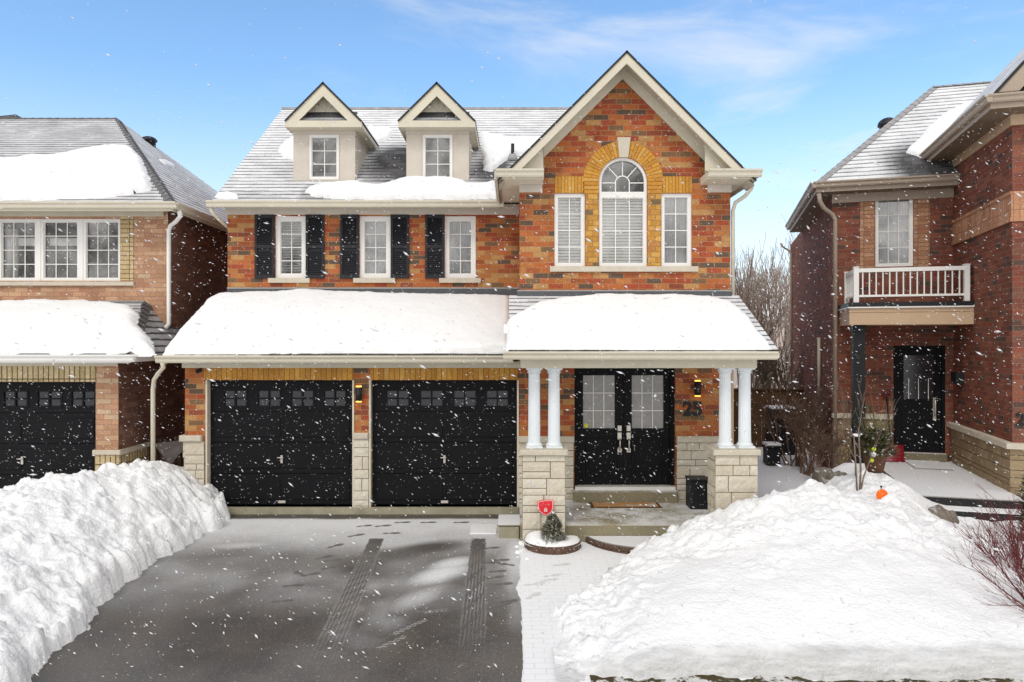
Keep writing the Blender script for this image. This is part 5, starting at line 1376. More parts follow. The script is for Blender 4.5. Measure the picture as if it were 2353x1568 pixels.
# right bank on the lawn
Rp = [pw(1500, 1264, 9.5), pw(1545, 1238, 9.7), pw(1610, 1208, 9.8), pw(1660, 1190, 9.9), pw(1740, 1163, 9.95), pw(1800, 1148, 9.95), pw(1860, 1139, 9.95), pw(1920, 1146, 9.95), pw(2000, 1154, 9.95), pw(2080, 1170, 9.95), pw(2150, 1198, 9.8), pw(2210, 1214, 9.7), pw(2353, 1240, 9.5),
      (.75, 6.55, -.06), (1.2, 6.55, .05), (2.0, 6.5, .10), (3, 6.5, .10), (4, 6.5, .09), (5, 6.5, .07), (6, 6.5, .06), (8, 6.5, .05),
      (1.6, 7.5, .22), (2.6, 7.6, .34), (3.8, 7.7, .38), (5.2, 7.6, .26), (6.5, 7.6, .2), (2.2, 8.6, .34), (3.2, 8.8, .56), (4.2, 8.9, .62), (5.4, 8.8, .48), (6.5, 8.8, .28), (8, 8, .2),
      (2.2, 10.4, -.0), (3.0, 10.5, .2), (3.9, 10.7, .42), (4.6, 11.0, .40), (4.3, 11.9, .16), (3.9, 12.5, .06), (5.0, 12.3, .2), pw(1890, 1140, 10.9), pw(1945, 1128, 10.9), pw(1985, 1100, 11.1), pw(2015, 1092, 11.2), pw(2050, 1105, 11.1), pw(2085, 1122, 10.9), pw(2000, 1135, 10.6), pw(2060, 1140, 10.5), pw(2120, 1176, 10.4), (5.5, 12.0, .6), (6.0, 11.8, .55), (6.4, 10.6, .2), (7.2, 10.3, .2), (9, 10, .3), (9, 7, .1)]
toe_p = [g(1235, 1566), g(1262, 1510), g(1290, 1442), g(1335, 1377), g(1420, 1312), g(1470, 1284), (1.98, 9.55), (2.25, 9.9), (2.7, 10.25)]
ty = np.array([p[1] for p in toe_p]); tx = np.array([p[0] for p in toe_p])
print('right toe', toe_p)
def toe_r(X, Y):
    ex = np.interp(Y, ty, tx) + .05 * np.sin(Y * 4.3) * np.cos(Y * 1.9)
    sl = .78
    back = np.where(X < 3.9, 10.25 - Y, 12.6 - Y)
    return np.minimum(np.minimum((X - ex) * sl, Y - 6.40 + .035 * np.sin(X * 2.3) + .02 * np.sin(X * 7.1)), np.minimum(back, 9.3 - X))
def cut_face(X, Y, Z, gz):
    return Z
def lum_r(x, y):
    a = sstep(1.3, .3, x - float(np.interp(y, ty, tx)))          # crumbly rim by the walk
    b = .85 * sstep(8.0, 8.9, y + .6 * nz(x * .7, y * .7, 3)) * sstep(6.6, 5.6, x)
    c = .45 * sstep(.1, .5, nz(x * .9, y * .9, 9.1)) * sstep(7, 7.6, y)
    return max(.95 * a, b, c, .12)
Rp = [(x, y, z + (.10 if 9.3 < y < 10.2 and x > 1.9 and x < 4.7 else .03 if y > 7 else 0)) for x, y, z in Rp]
bankR, hR = bank('snow_bank', 'wide smooth snow mound covering the front lawn, right of the drive', .4, 9.3, 6.2, 12.6, .03, Rp, toe_r, .035, lum_r, 'snow_chunky', steep=.12, bigw=.8, face_shade=1.0)

# ================================================================== SNOW ON ROOFS
def snow_patch(fr, label, p0, n, pix, thick, res=.05, edge=.22, rough=.03, jitter=.08, parentless=True, flat=False):
    """snow lying on the plane through p0 with normal n (in frame fr); the outline is given by sighted points"""
    n = Vector(n).normalized(); p0 = Vector(p0)
    eu = Vector((1, 0, 0)); eu = (eu - n * eu.dot(n)).normalized(); ev = n.cross(eu)
    pl = [fr.plane(a, b, p0, n) for a, b in pix]
    uv = np.array([((p - p0).dot(eu), (p - p0).dot(ev)) for p in pl])
    lo, hi = uv.min(0) - .1, uv.max(0) + .1
    us, vs = np.arange(lo[0], hi[0], res), np.arange(lo[1], hi[1], res); U, W_ = np.meshgrid(us, vs)
    inside = np.zeros(U.shape, bool); dist = np.full(U.shape, 9.0); m = len(uv)
    for k in range(m):
        a, b = uv[k], uv[(k + 1) % m]
        d, _ = seg_d(U, W_, a[0], a[1], b[0], b[1]); dist = np.minimum(dist, d)
        c = ((a[1] > W_) != (b[1] > W_)) & (U < (b[0] - a[0]) * (W_ - a[1]) / (b[1] - a[1] + 1e-12) + a[0]); inside ^= c
    sd = np.where(inside, dist, -dist)
    nn = np.array([[fbm(u * 2.2, v * 2.2, thick * 31, 3) for u in us] for v in vs]); n2 = np.array([[fbm(u * 9, v * 9, thick * 17, 3) for u in us] for v in vs])
    sd = sd + jitter * nn + jitter * .45 * n2
    k = np.clip(sd / edge, 0, 1)
    H = np.where(sd > 0, thick * np.sqrt(1 - (1 - k) ** 2) * (1 + .07 * nn) + rough * .45 * n2 * k, -.03)
    H = np.maximum(H, -.03)
    keep = sd > -res * 1.6
    kq = keep[:-1, :-1] & keep[:-1, 1:] & keep[1:, 1:] & keep[1:, :-1]
    ny_, nx_ = U.shape; I = np.arange(ny_ * nx_).reshape(ny_, nx_)
    Fq = np.stack([I[:-1, :-1], I[:-1, 1:], I[1:, 1:], I[1:, :-1]], -1)[kq]
    E, W3, N3, P3 = (np.array(v) for v in (eu, ev, n, p0))
    V = P3 + U[..., None] * E + W_[..., None] * W3 + H[..., None] * N3
    V = V.reshape(-1, 3); used = np.unique(Fq); mp_ = -np.ones(len(V), int); mp_[used] = np.arange(len(used))
    Rm = np.array(fr.M); V = V[used] @ Rm[:3, :3].T + Rm[:3, 3]
    o = np_mesh('roof_snow', V, mp_[Fq], 'snow_roof'); tag(o, label, 'snow', kind='stuff')
    return o
nG = (0, -gs, 1)
snow_patch(WORLD, 'thick smooth snow covering the sloping roof over the double garage', (0, gE[0], gE[1]), nG, [(383, 813), (398, 790), (440, 738), (478, 697), (508, 682), (640, 678), (690, 674), (800, 679), (980, 684), (1100, 686), (1172, 688), (1172, 806), (1130, 810), (1000, 812), (860, 811), (700, 812), (500, 814), (383, 815)], .12, .045, .09, .02, .022)
nP = (0, -ps, 1)
snow_patch(WORLD, 'thick snow covering the porch roof over the black entry doors', (0, pE[0], pE[1]), nP, [(1168, 803), (1166, 742), (1180, 734), (1240, 702), (1290, 693), (1400, 684), (1520, 686), (1630, 689), (1676, 700), (1715, 732), (1748, 775), (1772, 804), (1500, 805)], .11, .045, .09, .016, .026)
nM = (0, -.74, 1)
snow_patch(WORLD, 'long snow drift along the eave of the upper roof, under the dormers', (0, PE, ZE), nM, [(702, 442), (730, 430), (790, 425), (818, 423), (845, 428), (880, 430), (910, 420), (950, 413), (1010, 413), (1055, 419), (1080, 430), (1110, 427), (1143, 420), (1146, 457), (1100, 459), (960, 459), (800, 459), (720, 452)], .13, .035, .16, .012, .045)
snow_patch(WORLD, 'small snow lump at the lower left corner of the upper roof', (0, PE, ZE), nM, [(494, 455), (500, 443), (525, 441), (545, 447), (548, 457), (520, 459)], .03, .02, .08, .010, .02)
snow_patch(WORLD, 'pointed snow patch on the upper roof, left of the left dormer', (0, PE, ZE), nM, [(640, 348), (652, 330), (676, 318), (700, 318), (700, 380), (676, 368), (655, 362)], .10, .03, .13, .01, .03)
snow_patch(WORLD, 'snow wedge on the upper roof between the two dormers', (0, PE, ZE), nM, [(845, 293), (890, 294), (904, 302), (892, 322), (868, 330), (845, 318)], .09, .03, .13, .01, .03)
snow_patch(WORLD, 'large snow patch between the right dormer and the brick gable', (0, PE, ZE), nM, [(1104, 304), (1130, 312), (1170, 319), (1230, 319), (1300, 322), (1290, 345), (1215, 350), (1165, 368), (1130, 396), (1112, 392), (1110, 350)], .10, .035, .14, .012, .04)
# left house
nL = (Vector((1, 0, 0)).cross(Rg - Vector((Rg.x, 13.4, A.z)))).normalized()
snow_patch(WORLD, 'broad snow blanket on the lower half of the roof of the left house', A, nL, [(-60, 373), (0, 372), (110, 366), (150, 358), (240, 344), (300, 342), (318, 362), (340, 398), (346, 438), (300, 447), (240, 456), (120, 459), (0, 461), (-60, 461)], .13, .05, .12, .014, .06)
nS = (Vector((0, 1, 0)).cross(Rg - A)).normalized(); nS = nS if nS.z > 0 else -nS
snow_patch(WORLD, 'thin sliver of snow on the side slope of the left house roof', A, nS, [(363, 366), (378, 368), (402, 381), (400, 387), (380, 380)], .04, .03, .1, .01, .02)
nE = (Vector((1, 0, 0)).cross(Ht - E0)); nE = Vector((0, -(Ht.z - E0.z) / (Ht.y - E0.y), 1))
snow_patch(WORLD, 'thick rounded snow on the roof over the garage of the left house', E0, nE, [(-60, 706), (0, 706), (100, 702), (190, 702), (260, 706), (300, 713), (316, 730), (322, 755), (345, 790), (352, 812), (310, 812), (200, 813), (0, 813), (-60, 813)], .17, .05, .16, .02, .05)
# right house
n0 = Vector((0, -sR, 1))
snow_patch(RH, 'long wedge of snow on the roof of the right house, beside its gabled wing', e0, n0, [(2083, 352), (2095, 335), (2130, 295), (2170, 262), (2215, 240), (2262, 226), (2300, 226), (2250, 260), (2200, 310), (2150, 362), (2120, 362)], .12, .04, .3, .01, .04)
sn = MB()
# ================================================================== THINGS AROUND THE HOUSES
def thing_mb(x, y, z): return MB((x, y, z))
def finish(mb, name, mats, label, cat, group=None):
    o = mb.build(name, mats); o.location = mb.shift; return tag(o, label, cat, group)
def solid(name, loc, label, cat, group=None): return empty(name, loc, 0, label, cat, group)

# planter ring with the dwarf conifer
pc = (XA(1271, 10.1), 10.26); rg_ = .405; z0 = ground_z(9.85) + .01; zt0 = ZA(1258, 9.86)
S0 = Vector((pc[0], pc[1], z0)); pl_ = solid('planter', S0, 'round low planter edged with curved brown blocks, beside the left porch pedestal', 'planter', 'curved block planters by the porch step')
def ring_blocks(mb, cx, cy, r0, r1, z0, z1, t0, t1, n, courses=1):
    for c in range(courses):
        for k in range(n):
            a0 = t0 + (t1 - t0) * (k + (.5 if c % 2 else 0)) / n + .008; a1 = t0 + (t1 - t0) * (k + 1 + (.5 if c % 2 else 0)) / n - .008
            a1 = min(a1, t1)
            if a1 - a0 < .02: continue
            za, zb = z0 + (z1 - z0) * c / courses + .003, z0 + (z1 - z0) * (c + 1) / courses - .002; m = 5
            rr = [r0, r1 - .012 * (c == courses - 1), r1]
            ids = []
            for i in range(m + 1):
                a = a0 + (a1 - a0) * i / m
                ids.append([mb.vert((cx + r * math.cos(a), cy + r * math.sin(a), z)) for r, z in ((r0, za), (r1, za), (r1, zb - .012), (r1 - .012, zb), (r0, zb))])
            for i in range(m):
                for q in range(5): w = (q + 1) % 5; mb.face((ids[i][q], ids[i][w], ids[i+1][w], ids[i+1][q]))
            mb.face(ids[0][::-1]); mb.face(ids[-1])
mb = MB(S0); ring_blocks(mb, pc[0], pc[1], rg_ - .1, rg_, z0 - .02, zt0, R(-178), R(-2), 6, 1); mb.build('block_ring', 'paver_stone', pl_)
mb = MB(S0); n_ = 28
V = []; 
for j in range(9):
    for i in range(n_ + 1):
        a = R(-182) + R(184) * i / n_; r = (rg_ + .005) * j / 8
        x, y = pc[0] + r * math.cos(a), pc[1] + r * math.sin(a) * .98
        V.append(mb.vert((x, y, zt0 + .055 * math.sqrt(max(0, 1 - (j / 8) ** 6)) + .03 * fbm(x * 5, y * 5, 3) * (1 - j / 8) + .13 * max(0, -(math.cos(a))) * (1 - j / 8) * (j / 8) * 2 - (.03 if j == 8 else 0))))
for j in range(8):
    for i in range(n_): mb.face((V[j*(n_+1)+i], V[(j+1)*(n_+1)+i], V[(j+1)*(n_+1)+i+1], V[j*(n_+1)+i+1]), smooth=True)
o = mb.build('planter_snow', 'snow'); o.location = S0; tag(o, 'cap of snow filling the round planter around the little conifer', 'snow', kind='stuff')
def needles(mb, c, h, rfun, n, ln, seed, m_snow=1, snowp=.3, w=.012):
    rr = random.Random(seed)
    for k in range(n):
        t = rr.random() ** .85; a = rr.random() * 6.283; r = rfun(t) * (.45 + .6 * rr.random() ** .5) * (1 + .22 * math.sin(a * 3 + t * 11))
        p = Vector((c[0] + r * math.cos(a), c[1] + r * math.sin(a), c[2] + h * t + rr.uniform(-.02, .02)))
        d = Vector((math.cos(a), math.sin(a), rr.uniform(-.1, .9))).normalized() * ln * rr.uniform(.6, 1.3); s = d.cross(Vector((0, 0, 1))).normalized() * w * rr.uniform(.7, 1.5)
        top = rr.random() < snowp
        lift = Vector((0, 0, .006 if top else 0))
        mb.poly((p - s + lift, p + s + lift, p + d * .7 + s * .8 + lift, p + d + lift, p + d * .7 - s * .8 + lift), m_snow if top else 0)
cc_ = (XA(1270, 10.08), 10.08, zt0 + .02); S1 = Vector(cc_)
tr_ = solid('dwarf_conifer', S1, 'small cone shaped evergreen dusted with snow in the round planter', 'conifer')
mb = MB(S1); mb.tube([cc_, (cc_[0], cc_[1], cc_[2] + .28)], [.025, .008], 6); mb.build('trunk', 'bark', tr_)
mb = MB(S1); needles(mb, cc_, 1.0 * .37, lambda t: .165 * (1 - t) ** .7 * (1 if t > .12 else .75 + 2 * t) + .012, 4200, .036, 4, 1, .30, .006); mb.build('crown', ['needle', 'needle_snow'], tr_)
# second planter along the step
c2 = (1.96, 10.76); r2 = .95
S2 = Vector((c2[0], 9.8, z0)); p2 = solid('planter', S2, 'bowed planter of brown blocks before the porch step, half buried by the snow mound', 'planter', 'curved block planters by the porch step')
mb = MB(S2); ring_blocks(mb, c2[0], c2[1], r2 - .14, r2, z0 - .02, ZA(1263, 9.81), R(-172), R(-8), 11, 2); mb.build('block_ring', 'paver_stone', p2)
mb = MB(S2); q = [(c2[0] + (r2 - .03) * math.cos(R(a)), c2[1] + (r2 - .03) * math.sin(R(a))) for a in range(-174, -5, 6)]
zz = ZA(1263, 9.81)
mb.extrude([(x, y, zz - .06) for x, y in q] + [(q[-1][0], 10.44, zz - .06), (q[0][0], 10.44, zz - .06)], (0, 0, .075)); o = mb.build('planter_snow', 'slab_snow'); o.location = S2; tag(o, 'thin layer of snow on top of the bowed planter at the porch step', 'snow', kind='stuff')

# red shield sign
sd_ = 10.26; S = Vector((XA(1254, sd_), sd_, z0)); sg = solid('yard_sign', S, 'red shield shaped security sign with a padlock, standing behind the little conifer', 'sign')
def shield(cx, cz, w, h, k=1.0):
    w, h = w * k, h * k; pts = [(-w, h * .78), (-w * .5, h * .93), (0, h * .98), (w * .96, h), (w, h * .2), (w * .92, -h * .25), (w * .7, -h * .6), (w * .4, -h * .85), (0.02, -h), (-w * .35, -h * .82), (-w * .72, -h * .5), (-w * .93, -h * .15)]
    return [(cx + a, cz + b) for a, b in pts]
sx_, sz_ = XA(1253.2, sd_), ZA(1167, sd_); sw_, shh = 19 * sd_ / F, 18.3 * sd_ / F
mb = MB(S); mb.tube([(sx_, sd_ + .012, z0 - .1), (sx_, sd_ + .012, sz_)], .008, 6); mb.build('stake', 'nickel', sg)
mb = MB(S); mb.extrude([(a, sd_, b) for a, b in shield(sx_, sz_, sw_, shh)], (0, -.006, 0)); pan = mb.build('sign_panel', 'sign_red', sg)
mb = MB(S)
o1, o2 = shield(sx_, sz_, sw_, shh, .93), shield(sx_, sz_, sw_, shh, .86)
for k in range(len(o1)):
    l = (k + 1) % len(o1); mb.poly([(o1[k][0], sd_ - .0075, o1[k][1]), (o1[l][0], sd_ - .0075, o1[l][1]), (o2[l][0], sd_ - .0075, o2[l][1]), (o2[k][0], sd_ - .0075, o2[k][1])])
lk = (sx_ + .004, sz_ - .028); mb.box(lk[0] - .022, lk[0] + .022, sd_ - .0085, sd_ - .0065, lk[1] - .028, lk[1] + .012)
arcbar(mb, lk[0], lk[1] + .014, .010, .0165, sd_ - .0085, sd_ - .0065, 0, math.pi, 10)
mb.build('emblem', 'sign_white', pan)
mb = MB(S); mb.box(lk[0] - .006, lk[0] + .006, sd_ - .0095, sd_ - .0086, lk[1] - .018, lk[1] + .002)
for k in range(9): x_ = sx_ - .075 + .0165 * k; mb.box(x_, x_ + .011, sd_ - .0075, sd_ - .0062, sz_ + .034, sz_ + .052)
mb.build('lettering', 'sign_pink', pan)

# step block and flat board beside the garage
D0 = 10.95; zg_ = ground_z(11)
x0, x1 = XA(1146, 10.6), XA(1193.5, 10.6); zt_ = ZA(1206, 10.6)
S = Vector(((x0 + x1) / 2, 10.9, zg_)); st = solid('step_block', S, 'squat concrete step block with a snowy top, beside the left porch pedestal', 'step')
mb = MB(S); mb.bbox(x0, x1, 10.612, 11.2, zg_ - .05, zt_ - .03, .012); b_ = mb.build('block', 'concrete', st)
mb = MB(S); mb.bbox(x0 - .012, x1 + .012, 10.6, 11.22, zt_ - .029, zt_, .012); mb.build('tread', 'step_block', st)
a, b = g(1080, 1231), g(1143, 1208); mb = thing_mb((a[0] + b[0]) / 2, (a[1] + b[1]) / 2, zg_)
mb.box(a[0], b[0] - .005, a[1], b[1], ground_z(a[1]) + .019, ground_z(a[1]) + .04); finish(mb, 'ground_slab', 'snow', 'flat snow covered slab lying on the drive beside the step block', 'slab')
mb = thing_mb(.16, 10.45, z0)
for k in range(16):
    x, y, r = .16 + random.uniform(-.09, .06), 10.1 + random.uniform(-.45, .3), random.uniform(.02, .055)
    mb.lathe((x, y, ground_z(y) - .01), [(r * .9, 0), (r, r * .4), (r * .7, r * .9), (r * .2, r * 1.15)], 7)
o = finish(mb, 'snow_clods', 'snow', 'small crumbs of snow on the drive edge beside the round planter', 'snow'); o['kind'] = 'stuff'

# doormat and bin on the porch
zp = .233; mb = thing_mb(1.85, 11.66, zp)
mx0, mx1 = XA(1353, 11.8), XA(1517, 11.6); my0, my1 = 11.46, 11.82
S = mb.shift; dmt = solid('doormat', S, 'tan fibre doormat with a dark border, half dusted with snow, before the double doors', 'doormat')
mb.box(mx0, mx1, my0, my1, zp + .001, zp + .014); mb.build('border', 'mat_dark', dmt)
mb = MB(S); mb.bbox(mx0 + .05, mx1 - .05, my0 + .04, my1 - .04, zp + .0142, zp + .022, .004); mb.build('pile', 'mat_snow', dmt)
bx0_, bx1_ = XA(1586, 11.35), XA(1634, 11.35); zb0, zb1 = zp, ZA(1102, 11.35)
S = Vector(((bx0_ + bx1_) / 2, 11.5, zp)); bn = solid('storage_bin', S, 'black ribbed delivery bin standing on the porch against the stone wall', 'bin')
mb = MB(S); mb.bbox(bx0_ + .01, bx1_ - .01, 11.36, 11.68, zb0 + .002, zb1 - .03, .012)
for k in range(5): x_ = bx0_ + .03 + (bx1_ - bx0_ - .08) * k / 4; mb.bbox(x_, x_ + .02, 11.352, 11.36, zb0 + .02, zb1 - .06, .003)
mb.build('body', 'black_plastic', bn); mb = MB(S); mb.bbox(bx0_, bx1_, 11.35, 11.69, zb1 - .029, zb1, .01); mb.build('lid', 'black_plastic', bn)

# tarpaulin over a stack of old boards in the side passage
S = Vector((-6.0, 13.0, .0)); ws = solid('board_stack', S, 'old dark boards leaning under a torn grey sheet, in the gap left of the garage', 'boards')
mb = MB(S)
for k in range(9): x_ = -6.25 + .1 * k; mb.extrude([(x_, 12.75 + .05 * (k % 3), -.05), (x_ + .07, 12.75 + .05 * (k % 3), -.05), (x_ + .07 - .25, 12.95, 1.18 - .04 * (k % 4)), (x_ - .25, 12.95, 1.18 - .04 * (k % 4))], (0, .025, 0))
mb.build('boards', 'old_wood', ws)
mb = MB(S); q = []
tq = [pw(352, 1020, 12.55), pw(440, 1009, 12.55), pw(440, 1026, 12.5), pw(415, 1041, 12.5), pw(392, 1068, 12.5), pw(384, 1071, 12.55), pw(372, 1045, 12.55)]
mb.extrude(tq, (0, .012, 0)); mb.build('sheet', 'tarp', ws)

# ---- between the houses: fence, bin, box
yf = 19.6; fx0, fx1 = 3.75, XA(1848, yf); S = Vector(((fx0 + fx1) / 2, yf, 0)); fe = solid('fence', S, 'dark brown board fence closing the passage between the middle and right houses', 'fence')
zf1 = ZA(893, yf); mb = MB(S); x = fx0; k = 0
while x < fx1: w_ = .14; mb.box(x, min(x + w_ - .008, fx1), yf + (.015 if k % 2 else 0), yf + .03 + (.015 if k % 2 else 0), -.1, zf1 - .05); x += w_; k += 1
mb.build('boards', 'fence_wood', fe)
mb = MB(S); mb.box(fx0, fx1, yf - .03, yf + .08, zf1 - .049, zf1); mb.build('top_rail', 'fence_wood', fe)
for x in (fx0 + .1, (fx0 + fx1) / 2, fx1 - .1): mb = MB(S); mb.box(x - .05, x + .05, yf + .05, yf + .15, -.1, zf1 - .05); mb.build('post', 'fence_wood', fe)
xb0, xb1, yb_ = XA(1776, 18.2), XA(1832, 18.2), 18.2; zb0, zb1 = .0, ZA(941, 18.2); S = Vector(((xb0 + xb1) / 2, yb_ + .3, 0))
bn = solid('wheelie_bin', S, 'dark lidded bin topped with snow, in front of the brown fence', 'bin')
mb = MB(S); mb.extrude([(xb0 + .05, yb_ + .04, 0), (xb1 - .05, yb_ + .04, 0), (xb1 - .05, yb_ + .56, 0), (xb0 + .05, yb_ + .56, 0)], (0, 0, .06)); mb.bbox(xb0 + .02, xb1 - .02, yb_, yb_ + .6, .06, zb1 - .07, .03); mb.build('body', 'black_plastic', bn)
mb = MB(S); mb.bbox(xb0, xb1, yb_ - .03, yb_ + .62, zb1 - .069, zb1, .02); mb.build('lid', 'black_plastic', bn)
for x in (xb0 + .06, xb1 - .1): mb = MB(S); mb.tube([(x, yb_ + .62, .1), (x + .05, yb_ + .62, .1)], .1, 12); mb.build('wheel', 'black_plastic', bn)
mb = MB(S); mb.bbox(xb0 + .02, xb1 - .02, yb_ - .01, yb_ + .6, zb1 + .001, zb1 + .05, .03); o = mb.build('bin_snow', 'snow'); o.location = S; tag(o, 'small cap of snow on the lid of the dark bin by the fence', 'snow', kind='stuff')
xb0, xb1, yb_ = XA(1763, 16.6), XA(1798, 16.6), 16.6; S = Vector(((xb0 + xb1) / 2, yb_ + .2, .05)); bx_ = solid('crate', S, 'low black plastic box with snow on top, on the snowy side path', 'crate')
mb = MB(S); mb.bbox(xb0 + .03, xb1 - .03, yb_ + .02, yb_ + .36, .03, ZA(1030, 16.6), .015); mb.build('body', 'black_plastic', bx_); mb = MB(S); mb.bbox(xb0, xb1, yb_, yb_ + .38, ZA(1030, 16.6) + .001, ZA(1026, 16.6), .01); mb.build('lid', 'black_plastic', bx_)
mb = MB(S); mb.bbox(xb0 + .01, xb1 - .01, yb_ + .01, yb_ + .37, ZA(1026, 16.6) + .001, ZA(1026, 16.6) + .06, .04); o = mb.build('crate_snow', 'snow'); o.location = S; tag(o, 'small cap of snow on the low black box on the side path', 'snow', kind='stuff')

# ---- far house and bare trees
S = Vector((15.2, 40, 0)); fh = solid('far_house', S, 'pale beige house wall far behind the bare trees', 'house')
mb = MB(S); fx0, fx1 = XA(1700, 40), XA(1846, 40); mb.box(fx0, fx1 + 4, 40, 48, -.1, ZA(737, 40)); mb.build('wall', 'house_far', fh)
mb = MB(S); mb.extrude([(fx0 - .3, 39.7, ZA(737, 40)), (fx0 - .3, 44, ZA(737, 40) + 2.2), (fx0 - .3, 48.3, ZA(737, 40))], (fx1 - fx0 + 4.6, 0, 0)); mb.build('roof', 'snow_roof', fh)

def branchy(mb, p, d, L, r, lev, rr, spread=.5, n=3, up=.25, seg=3, sides=5, wob=.18, rmin=.004):
    pts = [Vector(p)]; dd = Vector(d).normalized(); rad = [r]
    for k in range(seg):
        dd = (dd + Vector((rr.uniform(-wob, wob), rr.uniform(-wob, wob), rr.uniform(-wob, wob) * .5 + up * .25))).normalized()
        pts.append(pts[-1] + dd * (L / seg)); rad.append(max(rmin, r * (1 - .55 * (k + 1) / seg)))
    mb.tube(pts, rad, sides if lev > 1 else 3, smooth=True, cap=False)
    if lev <= 0: return
    for k in range(n):
        t = rr.uniform(.35, 1.0); i = min(seg - 1, int(t * seg)); q = pts[i].lerp(pts[i + 1], t * seg - i)
        ax = Vector((rr.uniform(-1, 1), rr.uniform(-1, 1), rr.uniform(-.4, .4))).normalized()
        nd = (dd + ax * spread * rr.uniform(.6, 1.3) + Vector((0, 0, up))).normalized()
        branchy(mb, q, nd, L * rr.uniform(.5, .78), max(rmin, rad[i] * .6), lev - 1, rr, spread, n, up, seg, sides, wob, rmin)
def bare_tree(x, y, z, stems, H, r, lev, seed, label, mat, fan=.35, group=None, n=3, spread=.45, lean=(0, 0), rmin=.005, name='bare_tree', cat='tree', up=.3):
    rr = random.Random(seed); S = Vector((x, y, z)); t_ = empty(name, S, 0, label, cat, group)
    tk = MB(S); cr = MB(S)
    for k in range(stems):
        a = rr.uniform(0, 6.28); f = fan * rr.uniform(.2, 1) if stems > 1 else 0.0
        d = Vector((math.cos(a) * f + lean[0], math.sin(a) * f * .8 + lean[1], 1)).normalized()
        p0 = S + Vector((rr.uniform(-.06, .06) * min(3, stems - 1), rr.uniform(-.06, .06) * min(3, stems - 1), -.1)); p1 = p0 + d * H * .35
        tk.tube([p0, p0.lerp(p1, .5) + Vector((rr.uniform(-.03, .03), 0, 0)), p1], [r, r * .85, r * .7], 6, cap=False)
        for q in range(2 if stems > 1 else 4):
            nd = (d + Vector((rr.uniform(-.5, .5), rr.uniform(-.5, .5), .2)) * (.55 if stems > 1 else 1.0)).normalized()
            branchy(cr, p0.lerp(p1, rr.uniform(.6, 1)), nd, H * rr.uniform(.33, .5), r * .62, lev, rr, spread, n, up, 4, 5, .16, rmin)
    tk.build('trunk', mat, t_); cr.build('crown', mat, t_)
    return t_
gt = 'bare trees beyond the fence'
bare_tree(XA(1752, 27), 27, 0, 18, 5.5, .06, 3, 3, 'pale many stemmed bare tree fanning up between the two houses', 'pale_bark', .34, gt, 3, .34, rmin=.008)
bare_tree(XA(1815, 29), 29, 0, 14, 5.9, .06, 3, 8, 'pale bare tree rising beside the back corner of the right house', 'pale_bark', .3, gt, 3, .34, lean=(.06, 0), rmin=.008)
bare_tree(XA(1698, 24), 24, 0, 2, 5.4, .05, 2, 5, 'slim dark bare tree rising just beside the corner of the brick gable', 'dark_bark', .05, gt, 3, .2, rmin=.007)
bare_tree(XA(1716, 23), 23, 0, 3, 4.4, .05, 2, 6, 'slender bare tree above the right end of the porch roof', 'dark_bark', .1, gt, 4, .25, rmin=.006)
bare_tree(XA(1775, 21), 21, 0, 14, 3.3, .035, 2, 12, 'dense thicket of dark upright stems behind the brown fence', 'dark_bark', .42, gt, 4, .4, rmin=.006, name='bare_shrub', cat='shrub')
bare_tree(XA(1830, 20.6), 20.6, 0, 9, 2.7, .03, 2, 13, 'dark twiggy shrub behind the fence at the corner of the right house', 'dark_bark', .4, gt, 4, .4, rmin=.006, name='bare_shrub', cat='shrub')
gs_ = 'bare shrubs along the wall of the right house'
bare_tree(XA(1830, 16.6), 16.6, .05, 8, 1.5, .022, 3, 21, 'brown twiggy shrub in the side passage, nearest the dark bin', 'bark', .55, gs_, 3, .6, rmin=.0045, name='bare_shrub', cat='shrub', up=.1)
bare_tree(XA(1865, 15.6), 15.6, .05, 10, 1.7, .024, 3, 22, 'tallest brown twiggy shrub against the side wall of the right house', 'bark', .5, gs_, 3, .6, rmin=.0045, name='bare_shrub', cat='shrub', up=.1)
bare_tree(XA(1895, 14.4), 14.4, .1, 8, 1.15, .02, 3, 23, 'low brown twiggy shrub behind the snow topped boulders', 'bark', .6, gs_, 3, .6, rmin=.0045, name='bare_shrub', cat='shrub', up=.1)

# ---- right porch things: in the frame of the turned house
def rhw(p): return RH.M @ Vector(p)
# boulders
def rock(loc, sx_, sy_, sz_, seed, mat, n=10, m=14, rough=.22):
    mb = MB(loc); rr = []
    for j in range(n + 1):
        for i in range(m):
            th, ph = math.pi * j / n, 2 * math.pi * i / m
            d = Vector((math.sin(th) * math.cos(ph), math.sin(th) * math.sin(ph), math.cos(th)))
            d2 = Vector([math.copysign(abs(c) ** .6, c) for c in d]); k = 1 + rough * mnoise.noise(d * 1.3 + Vector((seed, seed, 0))) + rough * .4 * mnoise.noise(d * 3.5 + Vector((0, seed, 0)))
            rr.append(mb.vert((loc[0] + d2.x * sx_ * k, loc[1] + d2.y * sy_ * k, loc[2] + (d2.z * .5 + .45) * sz_ * k)))
    for j in range(n):
        for i in range(m): l = (i + 1) % m; mb.face((rr[j*m+i], rr[(j+1)*m+i], rr[(j+1)*m+l], rr[j*m+l]))
    return mb
gb = 'boulders edging the garden bed of the right house'
b1 = P(1899, 1100, 12.2); mb = rock((b1.x, 12.3, .12), .17, .25, .62, 3.3, 'boulder'); finish(mb, 'boulder', 'boulder', 'upright grey boulder at the corner of the snowy bed, left of the other rock', 'boulder', gb)
b2 = P(1930, 1110, 11.8); mb = rock((b2.x, 11.95, .12), .27, .24, .62, 7.1, 'boulder'); finish(mb, 'boulder', 'boulder', 'low wide grey boulder with a sloping top, in front of the sapling', 'boulder', gb)
